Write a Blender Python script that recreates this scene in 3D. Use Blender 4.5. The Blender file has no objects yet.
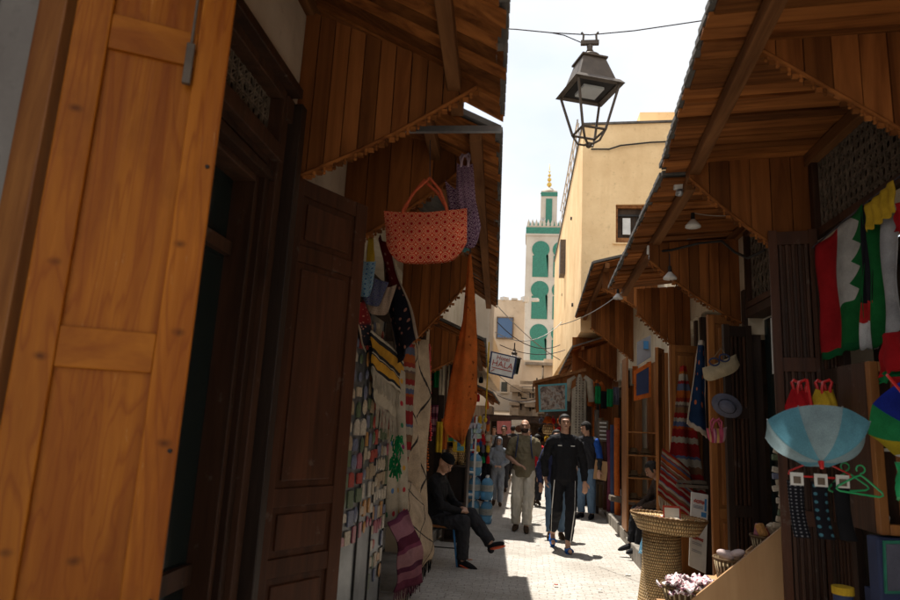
import bpy, bmesh, math, random
from mathutils import Vector, Matrix, noise as mnoise
R = math.radians
PI = math.pi
random.seed(7)
sc = bpy.context.scene
col = sc.collection

# ------------------------------------------------------------------ camera
CH = 1.6
cam_d = bpy.data.cameras.new('camera')
cam = bpy.data.objects.new('camera', cam_d)
col.objects.link(cam)
PITCH, ROLL, YAW, FPX = R(11.0), R(3.0), R(7.2), 640.0
_f = Vector((-math.sin(YAW)*math.cos(PITCH), math.cos(YAW)*math.cos(PITCH), math.sin(PITCH)))
_r0 = Vector((math.cos(YAW), math.sin(YAW), 0))
_u0 = _r0.cross(_f)
_r = _r0*math.cos(ROLL) + _u0*math.sin(ROLL)
_u = -_r0*math.sin(ROLL) + _u0*math.cos(ROLL)
CAM = Vector((0, 0, CH))
m4 = Matrix((( _r.x, _u.x, -_f.x, 0), (_r.y, _u.y, -_f.y, 0), (_r.z, _u.z, -_f.z, CH), (0, 0, 0, 1)))
cam.matrix_world = m4
cam_d.sensor_width = 36
cam_d.lens = FPX/900*36
cam_d.clip_start = 0.05
cam_d.clip_end = 1500
cam_d.dof.use_dof = True
cam_d.dof.focus_distance = 8.0
cam_d.dof.aperture_fstop = 3.5
sc.camera = cam

def ray(px, py): return _f + _r*((px-450)/FPX) + _u*((300-py)/FPX)
def aY(px, py, y): d = ray(px, py); return CAM + d*(y/d.y)
def aX(px, py, x): d = ray(px, py); return CAM + d*(x/d.x)
def aZ(px, py, z): d = ray(px, py); return CAM + d*((z-CH)/d.z)

# ------------------------------------------------------------------ light
SUN_DIR = Vector((-0.15, 0.32, 1.0)).normalized()     # towards the sun
sun_el = math.asin(SUN_DIR.z)
sun_az = math.atan2(SUN_DIR.x, SUN_DIR.y)
world = bpy.data.worlds.new('World')
sc.world = world
world.use_nodes = True
nt = world.node_tree
for n in list(nt.nodes): nt.nodes.remove(n)
wo = nt.nodes.new('ShaderNodeOutputWorld')
bg = nt.nodes.new('ShaderNodeBackground')
sky = nt.nodes.new('ShaderNodeTexSky')
sky.sky_type = 'NISHITA'
sky.sun_disc = False
sky.sun_elevation = sun_el
sky.sun_rotation = sun_az
tc = nt.nodes.new('ShaderNodeTexCoord')
mp = nt.nodes.new('ShaderNodeMapping'); mp.inputs['Scale'].default_value = (1, 1, 2.2)
nz = nt.nodes.new('ShaderNodeTexNoise'); nz.inputs['Scale'].default_value = 2.1; nz.inputs['Detail'].default_value = 7; nz.inputs['Roughness'].default_value = .55
rp = nt.nodes.new('ShaderNodeValToRGB')
rp.color_ramp.elements[0].position = .34; rp.color_ramp.elements[0].color = (.68, .68, .68, 1)
rp.color_ramp.elements[1].position = .52; rp.color_ramp.elements[1].color = (1, 1, 1, 1)
nz2 = nt.nodes.new('ShaderNodeTexNoise'); nz2.inputs['Scale'].default_value = 3.0; nz2.inputs['Detail'].default_value = 5
rp2 = nt.nodes.new('ShaderNodeValToRGB')
rp2.color_ramp.elements[0].position = .3; rp2.color_ramp.elements[0].color = (3.45, 3.6, 3.8, 1)
rp2.color_ramp.elements[1].position = .7; rp2.color_ramp.elements[1].color = (4.1, 4.17, 4.28, 1)
mx = nt.nodes.new('ShaderNodeMixRGB')
L = nt.links
L.new(tc.outputs['Generated'], mp.inputs['Vector'])
L.new(mp.outputs[0], nz.inputs['Vector']); L.new(mp.outputs[0], nz2.inputs['Vector'])
L.new(nz.outputs['Fac'], rp.inputs[0]); L.new(nz2.outputs['Fac'], rp2.inputs[0])
L.new(rp.outputs[0], mx.inputs[0]); L.new(sky.outputs[0], mx.inputs[1]); L.new(rp2.outputs[0], mx.inputs[2])
L.new(mx.outputs[0], bg.inputs['Color']); L.new(bg.outputs[0], wo.inputs['Surface'])
bg.inputs['Strength'].default_value = 0.1
sd = bpy.data.lights.new('sun', 'SUN'); sd.energy = 2.8; sd.angle = R(0.6); sd.color = (1, .95, .87)
so = bpy.data.objects.new('sun', sd); col.objects.link(so)
so.rotation_euler = SUN_DIR.to_track_quat('Z', 'Y').to_euler()
sc.view_settings.view_transform = 'Standard'
sc.view_settings.look = 'None'
sc.view_settings.exposure = 1.45
sc.view_settings.gamma = 1
sc.render.engine = 'CYCLES'
sc.cycles.use_denoising = True
sc.cycles.max_bounces = 8
sc.cycles.diffuse_bounces = 5
sc.cycles.sample_clamp_indirect = 6

# ------------------------------------------------------------------ materials
class NM:
    """small node helper"""
    def __init__(s, name, rough=.7, metallic=0.0, spec=.3):
        s.m = bpy.data.materials.new(name); s.m.use_nodes = True
        s.t = s.m.node_tree
        s.b = s.t.nodes['Principled BSDF']
        s.b.inputs['Roughness'].default_value = rough
        s.b.inputs['Metallic'].default_value = metallic
        s.b.inputs['Specular IOR Level'].default_value = spec
    def n(s, typ, **kw):
        nd = s.t.nodes.new('ShaderNode'+typ)
        for k, v in kw.items():
            if k in nd.inputs.keys() if hasattr(nd.inputs, 'keys') else False: nd.inputs[k].default_value = v
            else: setattr(nd, k, v)
        return nd
    def l(s, a, b): s.t.links.new(a, b)
    def math(s, op, a, b=None, c=None):
        nd = s.t.nodes.new('ShaderNodeMath'); nd.operation = op
        for i, v in enumerate((a, b, c)):
            if v is None: continue
            if isinstance(v, (int, float)): nd.inputs[i].default_value = v
            else: s.l(v, nd.inputs[i])
        return nd.outputs[0]
    def ramp(s, fac, stops, interp='LINEAR'):
        nd = s.t.nodes.new('ShaderNodeValToRGB'); cr = nd.color_ramp; cr.interpolation = interp
        while len(cr.elements) < len(stops): cr.elements.new(.5)
        for e, (p, c) in zip(cr.elements, stops):
            e.position = p; e.color = (c[0], c[1], c[2], 1) if not isinstance(c, (int, float)) else (c, c, c, 1)
        s.l(fac, nd.inputs[0]); return nd.outputs[0]
    def mix(s, f, a, b, typ='MIX'):
        nd = s.t.nodes.new('ShaderNodeMixRGB'); nd.blend_type = typ
        for i, v in enumerate((f, a, b)):
            if isinstance(v, (int, float)): nd.inputs[i].default_value = v if i == 0 else (v, v, v, 1)
            elif isinstance(v, tuple): nd.inputs[i].default_value = (v[0], v[1], v[2], 1)
            else: s.l(v, nd.inputs[i])
        return nd.outputs[0]
    def obj(s): return s.n('TexCoord').outputs['Object']
    def uv(s):
        sp = s.n('SeparateXYZ'); s.l(s.n('TexCoord').outputs['UV'], sp.inputs[0]); return sp.outputs[0], sp.outputs[1]
    def map(s, vec, scale=(1, 1, 1), loc=(0, 0, 0), rot=(0, 0, 0)):
        nd = s.n('Mapping'); s.l(vec, nd.inputs['Vector'])
        nd.inputs['Scale'].default_value = scale; nd.inputs['Location'].default_value = loc; nd.inputs['Rotation'].default_value = rot
        return nd.outputs[0]
    def noise(s, vec, scale=5, detail=4, rough=.55, dist=0):
        nd = s.n('TexNoise'); s.l(vec, nd.inputs['Vector'])
        nd.inputs['Scale'].default_value = scale; nd.inputs['Detail'].default_value = detail
        nd.inputs['Roughness'].default_value = rough; nd.inputs['Distortion'].default_value = dist
        return nd.outputs['Fac']
    def col(s, c):
        if isinstance(c, tuple): s.b.inputs['Base Color'].default_value = (c[0], c[1], c[2], 1)
        else: s.l(c, s.b.inputs['Base Color'])
    def bump(s, h, dist=.01, strength=1.0):
        nd = s.n('Bump'); nd.inputs['Distance'].default_value = dist; nd.inputs['Strength'].default_value = strength
        s.l(h, nd.inputs['Height']); s.l(nd.outputs[0], s.b.inputs['Normal'])
    def island(s): return s.n('NewGeometry').outputs['Random Per Island']

def _kn(px, py):
    h = Vector((-1.215, 1.40, 0)); t = Vector((.34, .18, 0)).normalized(); n = Vector((t.y, -t.x, 0)); d = ray(px, py)
    n = -n if n.y > 0 else n; h = h+n*.027; p = CAM+d*((h-CAM).dot(n)/d.dot(n)); return p-Vector((-1.5, 1.5, 0))
KNOTS = [_kn(*q) for q in ((76, 109), (41, 356), (55, 262), (6, 552), (180, 245), (178, 333), (164, 443), (84, 339), (74, 562))]
def sc3(c, k): return (c[0]*k, c[1]*k, c[2]*k)
def wood(name, base, dark, axis='z', grain=14, var=.45, rough=.6, knots=False, spec=.3, worn=0.0):
    m = NM(name, rough, spec=spec)
    v = m.obj(); isl = m.island()
    comb = m.n('CombineXYZ')
    m.l(m.math('MULTIPLY', isl, 37.0), comb.inputs[0]); m.l(m.math('MULTIPLY', isl, 91.0), comb.inputs[1]); m.l(m.math('MULTIPLY', isl, 17.0), comb.inputs[2])
    add = m.n('VectorMath'); m.l(v, add.inputs[0]); m.l(comb.outputs[0], add.inputs[1])
    s = {'x': (.08, 1, 1), 'y': (1, .08, 1), 'z': (1, 1, .08)}[axis]
    mv = m.map(add.outputs[0], s)
    n1 = m.noise(mv, grain, 5, .6, 1.2)
    n2 = m.noise(mv, grain*6, 3, .6)
    c = m.ramp(n1, [(.3, dark), (.62, base)])
    c = m.mix(m.math('MULTIPLY', n2, .35), c, sc3(dark, .7))
    br = m.math('MULTIPLY_ADD', isl, 2*var, 1-var)
    c = m.mix(1.0, c, m.ramp(m.math('MULTIPLY', br, .5), [(0, 0.0), (1, 2.0)]), 'MULTIPLY')
    if knots:
        wob = m.math('MULTIPLY', m.math('SUBTRACT', m.noise(v, 30, 3), .5), .012)
        for kp in KNOTS:
            sb = m.n('VectorMath'); sb.operation = 'SUBTRACT'; m.l(v, sb.inputs[0]); sb.inputs[1].default_value = kp
            ln = m.n('VectorMath'); ln.operation = 'LENGTH'; m.l(m.map(sb.outputs[0], (1.0, 1.0, 1.5)), ln.inputs[0])
            d_ = m.math('ADD', ln.outputs['Value'], wob)
            c = m.mix(m.ramp(d_, [(.006, .95), (.012, .5), (.022, 0.0)]), c, sc3(dark, .22))
        sc_ = m.noise(m.map(v, (16, 16, 1.6), (3, 1, 2)), 3.0, 6, .75); c = m.mix(m.ramp(sc_, [(.655, 0.0), (.67, .5)]), c, (.62, .36, .14))
        grm = m.noise(m.map(v, (2, 2, 1.2)), 2.0, 5, .7); c = m.mix(m.ramp(grm, [(.52, 0.0), (.7, .4)]), c, (dark[0]*.6, dark[1]*.6, dark[2]*.6))
        gr = m.noise(m.map(add.outputs[0], (5, 5, .42)), 1.6, 3, .5, .6)
        gf = m.math('FRACT', m.math('MULTIPLY', gr, 16.0))
        c = m.mix(m.ramp(gf, [(0.0, .55), (.12, .1), (.7, 0.0), (1.0, .6)]), c, (dark[0]*.8, dark[1]*.7, dark[2]*.6))
        c = m.mix(m.ramp(m.noise(m.map(v, (60, 60, 3)), 3, 3), [(.55, 0.0), (.75, .3)]), c, dark)
    if worn:
        w = m.noise(v, 9, 6, .7)
        c = m.mix(m.ramp(w, [(.62, 0.0), (.68, worn)]), c, (.22, .19, .16))
    big = m.noise(v, 1.3, 3)
    c = m.mix(1.0, c, m.ramp(big, [(.3, .72), (.7, 1.0)]), 'MULTIPLY')
    m.col(c); m.bump(m.math('ADD', n1, n2), .003, .5)
    return m.m
def plaster(name, base, stain, scale=1.0, rough=.9, crack=True, bump=.01):
    m = NM(name, rough, spec=.15); v = m.obj()
    n1 = m.noise(v, 1.1*scale, 6, .62); n2 = m.noise(v, 14*scale, 5, .6)
    vs = m.map(v, (3, 3, .35)); n3 = m.noise(vs, 1.6*scale, 5, .6)
    c = m.ramp(n1, [(.28, stain), (.6, base)])
    c = m.mix(m.ramp(n3, [(.52, 0.0), (.75, .55)]), c, stain)
    c = m.mix(m.ramp(n2, [(.58, 0.0), (.75, .35)]), c, sc3(stain, .6))
    m.col(c); m.bump(m.math('ADD', n1, m.math('MULTIPLY', n2, .3)), bump, .7)
    return m.m
def flat(name, c, rough=.7, metallic=0.0, var=.12, scale=6, spec=.3, bump=0.0, emit=None):
    m = NM(name, rough, metallic, spec)
    n = m.noise(m.obj(), scale, 5, .6)
    m.col(m.ramp(n, [(.3, sc3(c, 1-var)), (.7, sc3(c, 1+var))]))
    if bump: m.bump(n, bump, .6)
    return m.m
def multi(name, cols, rough=.7, metallic=0.0, spec=.3, k=1.0):
    m = NM(name, rough, metallic, spec); n = len(cols)
    c = m.ramp(m.island(), [(i/n, cc) for i, cc in enumerate(cols)], 'CONSTANT')
    nn = m.noise(m.obj(), 60, 3)
    m.col(m.mix(1.0, c, m.ramp(nn, [(.3, .6), (.7, 1.1)]), 'MULTIPLY'))
    return m.m
def fabric(name, colfn, rough=.95, weave=300, bump=.0015):
    """colfn(m,u,v) -> colour socket"""
    m = NM(name, rough, spec=.1); u, v = m.uv()
    c = colfn(m, u, v)
    o = m.obj(); n = m.noise(o, 7, 5, .6); f = m.noise(o, weave, 2)
    c = m.mix(1.0, c, m.ramp(n, [(.3, .62), (.7, 1.05)]), 'MULTIPLY')
    m.col(m.mix(1.0, c, m.ramp(f, [(.3, .75), (.7, 1.1)]), 'MULTIPLY'))
    m.bump(f, bump, .8); return m.m
def plainf(name, c, **k): return fabric(name, lambda m, u, v: m.mix(0.0, c, c), **k)
def stripes(cols, along='v', seed=1, wob=.0):
    def fn(m, u, v):
        t = v if along == 'v' else u
        if wob:
            t = m.math('ADD', t, m.math('MULTIPLY', m.math('SINE', m.math('MULTIPLY', u if along == 'v' else v, 40)), wob))
        n = len(cols); rnd = random.Random(seed); ps = [0]
        ws = [rnd.uniform(.4, 1.6) for _ in cols]; tot = sum(ws); acc = 0; stops = []
        if n > 30: raise ValueError
        for w_, c in zip(ws, cols): stops.append((acc/tot, c)); acc += w_
        return m.ramp(t, stops, 'CONSTANT')
    return fn
def rings(n1, n2, bgc, ringc, dotc):
    def fn(m, u, v):
        fu = m.math('SUBTRACT', m.math('FRACT', m.math('MULTIPLY', u, n1)), .5)
        fv = m.math('SUBTRACT', m.math('FRACT', m.math('MULTIPLY', v, n2)), .5)
        d = m.math('SQRT', m.math('ADD', m.math('MULTIPLY', fu, fu), m.math('MULTIPLY', fv, fv)))
        c = m.ramp(d, [(0, dotc), (.21, ringc), (.27, bgc), (.38, ringc), (.45, bgc), (.6, ringc)], 'CONSTANT')
        return c
    return fn
M = {}
M['pine'] = wood('pine varnished', (.52, .175, .014), (.30, .075, .005), 'z', 9, .16, .5, knots=True, spec=.18)
M['pine_h'] = wood('pine varnished rail', (.52, .175, .014), (.30, .075, .005), 'x', 7, .16, .5, spec=.18)
M['pine_old'] = wood('orange wood', (.42, .17, .045), (.2, .065, .018), 'z', 9, .3, .5)
M['darkleaf'] = wood('dark brown painted wood', (.10, .036, .016), (.042, .016, .008), 'z', 8, .25, .5, worn=.25, spec=.22)
M['darkframe'] = wood('dark frame wood', (.08, .035, .019), (.03, .015, .009), 'z', 10, .4, .55, worn=.35, spec=.25)
M['blackwood'] = wood('blackened wood', (.06, .035, .024), (.025, .015, .01), 'z', 12, .4, .5)
M['board_x'] = wood('canopy board across', (.40, .145, .038), (.13, .04, .011), 'x', 9, .5, .8, spec=.1)
M['board_z'] = wood('canopy board upright', (.31, .11, .03), (.14, .045, .012), 'z', 8, .42, .75, spec=.12)
M['beam'] = wood('canopy beam', (.33, .145, .055), (.14, .055, .02), 'y', 8, .3, .8, spec=.1)
M['plank'] = wood('raw plywood', (.62, .37, .18), (.48, .26, .115), 'z', 5, .12, .6)
M['greywood'] = wood('weathered grey wood', (.2, .15, .11), (.09, .065, .045), 'z', 9, .35, .8)
M['cover'] = flat('weathered roofing', (.12, .11, .1), .9, var=.4, bump=.01)
M['zinc'] = flat('zinc flashing', (.35, .36, .37), .45, .8, var=.3)
M['plaster_w'] = plaster('off white plaster', (.66, .55, .43), (.42, .33, .24))
M['plaster_c'] = plaster('cream plaster', (.64, .54, .40), (.42, .33, .22))
M['plaster_y'] = plaster('yellow ochre plaster', (.90, .65, .36), (.70, .46, .23), .7, bump=.03)
M['plaster_b'] = plaster('pale beige plaster', (.62, .52, .40), (.42, .33, .24), .5)
M['stone'] = plaster('worn step stone', (.30, .27, .23), (.16, .14, .12), 3)
M['tile_g'] = flat('green glazed tile', (.03, .19, .12), .35, var=.3, scale=9, spec=.5)
M['minaret'] = plaster('minaret stone', (.66, .58, .47), (.5, .42, .33), .3)
M['gold'] = flat('gilded metal', (.75, .5, .12), .3, .9)
M['lattice'] = flat('old lattice wood', (.15, .115, .085), .8, var=.5, scale=20)
M['plaster_shade'] = plaster('grey shade-darkened plaster', (.26, .24, .22), (.16, .14, .13))  # darker copy of the wall plaster; shade is put into its colour
M['iron'] = flat('black iron', (.035, .032, .03), .6, .4, var=.4)
M['lamp'] = flat('grey brown painted metal', (.115, .09, .07), .5, .3, var=.25, scale=12)
M['lampin'] = flat('white lamp interior', (.6, .62, .62), .4)
M['white'] = flat('white paint', (.62, .6, .56), .6)
M['wire'] = flat('cable rubber', (.05, .04, .05), .6)
M['wirel'] = flat('pale cable', (.4, .38, .35), .6)
M['metal'] = flat('galvanised sheet', (.22, .23, .24), .38, .75, var=.3, scale=4)
M['mag'] = multi('souvenir colours', [(.5, .04, .03), (.6, .5, .4), (.6, .28, .04), (.1, .22, .1), (.55, .45, .3), (.4, .08, .2), (.12, .2, .4), (.65, .6, .52)], .35)
M['goods'] = multi('mixed goods colours', [(.35, .05, .04), (.45, .3, .12), (.06, .15, .3), (.5, .45, .35), (.05, .2, .12), (.4, .12, .2), (.12, .06, .03), (.5, .32, .05)], .7)
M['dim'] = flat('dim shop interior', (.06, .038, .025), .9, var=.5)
M['navy'] = flat('navy painted wall', (.025, .035, .085), .7, var=.2)
M['red'] = plainf('red cloth', (.5, .015, .02))
M['black'] = plainf('black cloth', (.012, .012, .014))
M['yellow'] = plainf('yellow cloth', (.6, .38, .03))
M['green'] = plainf('green cloth', (.01, .2, .06))
M['whitec'] = plainf('white cloth', (.6, .58, .55))
M['redp'] = flat('red plastic', (.55, .02, .02), .35, spec=.5)
M['greenp'] = flat('green plastic', (.02, .35, .12), .35, spec=.5)
M['canvas'] = fabric('rust brown leather cloth', lambda m, u, v: m.mix(m.ramp(m.noise(m.obj(), 26, 2), [(.66, 0.0), (.7, 1.0)]), (.78, .23, .05), (.35, .08, .02)), rough=.8)
M['skin'] = flat('skin', (.48, .27, .18), .5, var=.1, scale=20)
M['skin_d'] = flat('tanned skin', (.28, .14, .085), .5, var=.1, scale=20)
M['hair'] = flat('dark hair', (.014, .011, .009), .7, var=.5, scale=60, bump=.004)
M['beard'] = flat('short beard', (.04, .025, .018), .85, var=.5, scale=90, bump=.002)
M['lip'] = flat('lips', (.22, .09, .07), .5)
M['eye'] = flat('eye', (.02, .015, .012), .2)
M['sole'] = flat('white rubber sole', (.5, .48, .45), .6)

def mk_wicker():
    m = NM('wicker', .6, spec=.3); u, v = m.uv()
    row = m.math('MULTIPLY', v, 1.0)
    odd = m.math('MULTIPLY', m.math('MODULO', m.math('FLOOR', row), 2.0), .5)
    a = m.math('FRACT', m.math('ADD', u, odd))
    h = m.math('MULTIPLY', m.math('SINE', m.math('MULTIPLY', a, PI)), m.math('SINE', m.math('MULTIPLY', m.math('FRACT', row), PI)))
    c = m.ramp(h, [(0.03, (.22, .12, .045)), (.45, (.68, .45, .20)), (1, (.80, .57, .30))])
    n = m.noise(m.obj(), 12, 4)
    m.col(m.mix(1.0, c, m.ramp(n, [(.3, .7), (.7, 1.15)]), 'MULTIPLY')); m.bump(h, .012, 1); return m.m
M['wicker'] = mk_wicker()
def mk_street():
    m = NM('pale street setts', .75, spec=.25); v = m.obj()
    nz_ = m.noise(v, 1.1, 5); 
    dn = m.n('TexNoise'); m.l(v, dn.inputs['Vector']); dn.inputs['Scale'].default_value = 3.5
    dv = m.n('VectorMath'); dv.operation = 'MULTIPLY_ADD'; m.l(dn.outputs['Color'], dv.inputs[0]); dv.inputs[1].default_value = (.09, .07, 0); m.l(v, dv.inputs[2])
    b = m.n('TexBrick'); m.l(m.map(dv.outputs[0], (1, 1, 1)), b.inputs['Vector'])
    b.inputs['Scale'].default_value = 1.0; b.inputs['Brick Width'].default_value = .15; b.inputs['Row Height'].default_value = .07
    b.inputs['Mortar Size'].default_value = .006; b.inputs['Mortar Smooth'].default_value = .6; b.inputs['Bias'].default_value = 0
    b.inputs['Color1'].default_value = (.48, .445, .40, 1); b.inputs['Color2'].default_value = (.58, .545, .49, 1); b.inputs['Mortar'].default_value = (.38, .345, .30, 1)
    fine = m.noise(v, 45, 4, .65)
    c = m.mix(m.ramp(nz_, [(.35, .45), (.65, 0.0)]), b.outputs['Color'], (.40, .365, .32))
    st = m.noise(v, .7, 6, .7); c = m.mix(m.ramp(st, [(.48, 0.0), (.6, .55)]), c, (.33, .29, .24)); s2 = m.noise(m.map(v, (3, 1.2, 1)), 1.7, 6, .75); c = m.mix(m.ramp(s2, [(.6, 0.0), (.66, .5)]), c, (.25, .215, .18))
    c = m.mix(1.0, c, m.ramp(fine, [(.3, .8), (.7, 1.12)]), 'MULTIPLY')
    m.col(c)
    h = m.math('ADD', m.math('MULTIPLY', m.math('SUBTRACT', 1.0, b.outputs['Fac']), 1.0), m.math('MULTIPLY', fine, .25))
    m.bump(h, .007, .8); return m.m
M['street'] = mk_street()
M['dirt'] = plaster('packed earth', (.3, .25, .19), (.2, .16, .12), 1)
def mk_glass(name, c, rough=.12):
    m = NM(name, rough, spec=.6); m.col(c); return m.m
M['darkglass'] = mk_glass('dark window glass', (.012, .02, .02))
M['blueglass'] = mk_glass('blue sheet window', (.05, .12, .26), .5)
def mk_pet():
    m = NM('blue plastic bottle', .15, spec=.5); m.col((.22, .5, .72)); m.b.inputs['Transmission Weight'].default_value = .55; m.b.inputs['IOR'].default_value = 1.2; return m.m
M['pet'] = mk_pet()
def mk_umb():
    def fn(m, u, v):
        f = m.math('MODULO', m.math('FLOOR', m.math('MULTIPLY', u, 8.0)), 2.0)
        return m.mix(f, (.17, .44, .56), (.36, .50, .54))
    m = fabric('umbrella cloth', fn, rough=.5)
    return m
M['umb'] = mk_umb()
M['umb2'] = fabric('rainbow umbrella cloth', lambda m, u, v: m.ramp(m.math('FRACT', m.math('SUBTRACT', m.math('MULTIPLY', u, 2.0), .25)), [(0, (.02, .04, .4)), (.25, (.03, .3, .1)), (.5, (.6, .45, .03)), (.75, (.6, .6, .62))], 'CONSTANT'), rough=.5)
CREAM = (.48, .41, .31)
M['cream'] = plainf('cream wool', CREAM)
def beni(m, u, v):
    a = m.math('ABSOLUTE', m.math('SUBTRACT', m.math('FRACT', m.math('ADD', m.math('MULTIPLY', u, 1.0), m.math('MULTIPLY', v, 2.2))), .5))
    b = m.math('ABSOLUTE', m.math('SUBTRACT', m.math('FRACT', m.math('SUBTRACT', m.math('MULTIPLY', u, 1.0), m.math('MULTIPLY', v, 2.2))), .5))
    d = m.math('MINIMUM', a, b); d = m.math('ADD', d, m.math('MULTIPLY', m.math('SUBTRACT', m.noise(m.obj(), 18, 3), .5), .05))
    return m.ramp(d, [(.012, (.03, .025, .025)), (.03, (.50, .38, .26))])
M['beni'] = fabric('cream rug with black lines', beni, weave=120, bump=.004)
def pomp(m, u, v):
    fu = m.math('SUBTRACT', m.math('FRACT', m.math('MULTIPLY', u, 5)), .5)
    fv = m.math('SUBTRACT', m.math('FRACT', m.math('MULTIPLY', v, 7)), .5)
    d = m.math('SQRT', m.math('ADD', m.math('MULTIPLY', fu, fu), m.math('MULTIPLY', m.math('MULTIPLY', fv, fv), 2.5)))
    cell = m.n('TexWhiteNoise'); cb = m.n('CombineXYZ'); m.l(m.math('FLOOR', m.math('MULTIPLY', u, 5)), cb.inputs[0]); m.l(m.math('FLOOR', m.math('MULTIPLY', v, 7)), cb.inputs[1]); m.l(cb.outputs[0], cell.inputs['Vector'])
    pc = m.ramp(cell.outputs['Value'], [(0, (.45, .03, .04)), (.35, (.6, .3, .04)), (.55, (.05, .2, .1)), (.7, (.3, .04, .15)), (.85, (.1, .2, .4))], 'CONSTANT')
    return m.mix(m.ramp(d, [(.17, 1.0), (.2, 0.0)]), CREAM, pc)
M['pomp'] = fabric('cream blanket with woven dots', pomp)
Y_, K_, C_, RD = (.55, .28, .03), (.02, .02, .025), (.5, .43, .33), (.35, .02, .02)
M['kilim_y'] = fabric('mustard striped kilim', stripes([C_, K_, Y_, Y_, Y_, K_, C_, K_, Y_, Y_, Y_, Y_, K_, C_], 'v', 3, .004))
M['redrug'] = fabric('red striped rug', stripes([sc3(q_, .62) for q_ in [(.4, .12, .02), RD, C_, RD, (.25, .12, .06), C_, (.12, .14, .25), RD, RD, C_, RD, (.5, .1, .02), (.12, .14, .25), C_, RD, (.28, .15, .07), (.2, .12, .1), C_, (.36, .04, .02), (.5, .12, .02), (.12, .14, .22), RD, C_, (.5, .15, .02), (.45, .03, .02)]], 'v', 5, .003))
M['purple'] = fabric('purple plaid blanket', stripes([(.16, .04, .07), (.3, .12, .15), (.10, .025, .05), (.34, .17, .18), (.2, .05, .09), (.1, .02, .04), (.32, .14, .17), (.16, .04, .08)], 'v', 9))
def navyrug(m, u, v):
    e = m.math('MINIMUM', m.math('MINIMUM', u, m.math('SUBTRACT', 1.0, u)), m.math('MINIMUM', v, m.math('SUBTRACT', 1.0, v)))
    vo = m.n('TexVoronoi'); cb = m.n('CombineXYZ'); m.l(u, cb.inputs[0]); m.l(m.math('MULTIPLY', v, 2.2), cb.inputs[1]); m.l(cb.outputs[0], vo.inputs['Vector']); vo.inputs['Scale'].default_value = 3.2; vo.inputs['Randomness'].default_value = .3
    c = m.mix(m.ramp(vo.outputs['Distance'], [(.2, 1.0), (.24, 0.0)]), (.012, .03, .075), (.4, .12, .05))
    return m.mix(m.ramp(e, [(.05, 1.0), (.06, 0.0)]), c, (.45, .38, .3))
M['navyrug'] = fabric('navy rug with motifs', navyrug)
def redblack(m, u, v):
    vo = m.n('TexVoronoi'); cb = m.n('CombineXYZ'); m.l(u, cb.inputs[0]); m.l(m.math('MULTIPLY', v, 3), cb.inputs[1]); m.l(cb.outputs[0], vo.inputs['Vector']); vo.inputs['Scale'].default_value = 5; vo.inputs['Randomness'].default_value = .4
    b_ = m.ramp(v, [(0, (.02, .02, .03)), (.55, (.02, .02, .03)), (.62, (.22, .015, .015))], 'LINEAR')
    c = m.mix(m.ramp(vo.outputs['Distance'], [(.2, 1.0), (.25, 0.0)]), b_, (.5, .22, .16))
    e = m.math('MINIMUM', u, m.math('SUBTRACT', 1.0, u))
    return m.mix(m.ramp(e, [(.05, 1.0), (.06, 0.0)]), c, (.4, .3, .22))
M['redblack'] = fabric('dark red and black rug', redblack)
M['tote_r'] = fabric('orange red ringed weave', rings(10, 6, (.62, .04, .012), (.80, .42, .24), (.45, .008, .006)))
M['tote_p'] = fabric('plum diamond weave', rings(5, 9, (.07, .015, .06), (.5, .36, .42), (.07, .012, .06)))
M['pouch_b'] = fabric('blue ringed weave', rings(4, 7, (.10, .28, .42), (.42, .42, .38), (.02, .12, .28)))
M['pouch_n'] = fabric('navy ringed weave', rings(5, 6, (.02, .025, .07), (.25, .25, .32), (.03, .03, .12)))
M['pouch_c'] = fabric('beige speckled weave', rings(9, 12, (.4, .3, .22), (.25, .15, .1), (.3, .2, .14)))
M['straw'] = fabric('pale straw weave', lambda m, u, v: m.mix(m.math('ABSOLUTE', m.math('SINE', m.math('MULTIPLY', v, 50))), (.35, .26, .15), (.55, .45, .29)), bump=.004)
M['pinkbag'] = fabric('pink striped raffia', stripes([(.5, .1, .15), (.5, .3, .15), (.35, .04, .08), (.5, .2, .25), (.2, .05, .12), (.5, .28, .1), (.5, .08, .14), (.4, .25, .25)], 'u', 4))
M['grey'] = plainf('grey felt', (.13, .13, .17))
M['tote_h'] = flat('orange red handle', (.5, .09, .035), .8, var=.25, scale=90)

def translucent(key, f):
    m = M[key]; t = m.node_tree; b = t.nodes['Principled BSDF']; out = [n for n in t.nodes if n.type == 'OUTPUT_MATERIAL'][0]
    tr = t.nodes.new('ShaderNodeBsdfTranslucent'); mx_ = t.nodes.new('ShaderNodeMixShader'); mx_.inputs[0].default_value = f
    lk = b.inputs['Base Color'].links
    if lk: t.links.new(lk[0].from_socket, tr.inputs['Color'])
    t.links.new(b.outputs[0], mx_.inputs[1]); t.links.new(tr.outputs[0], mx_.inputs[2]); t.links.new(mx_.outputs[0], out.inputs['Surface'])
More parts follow.
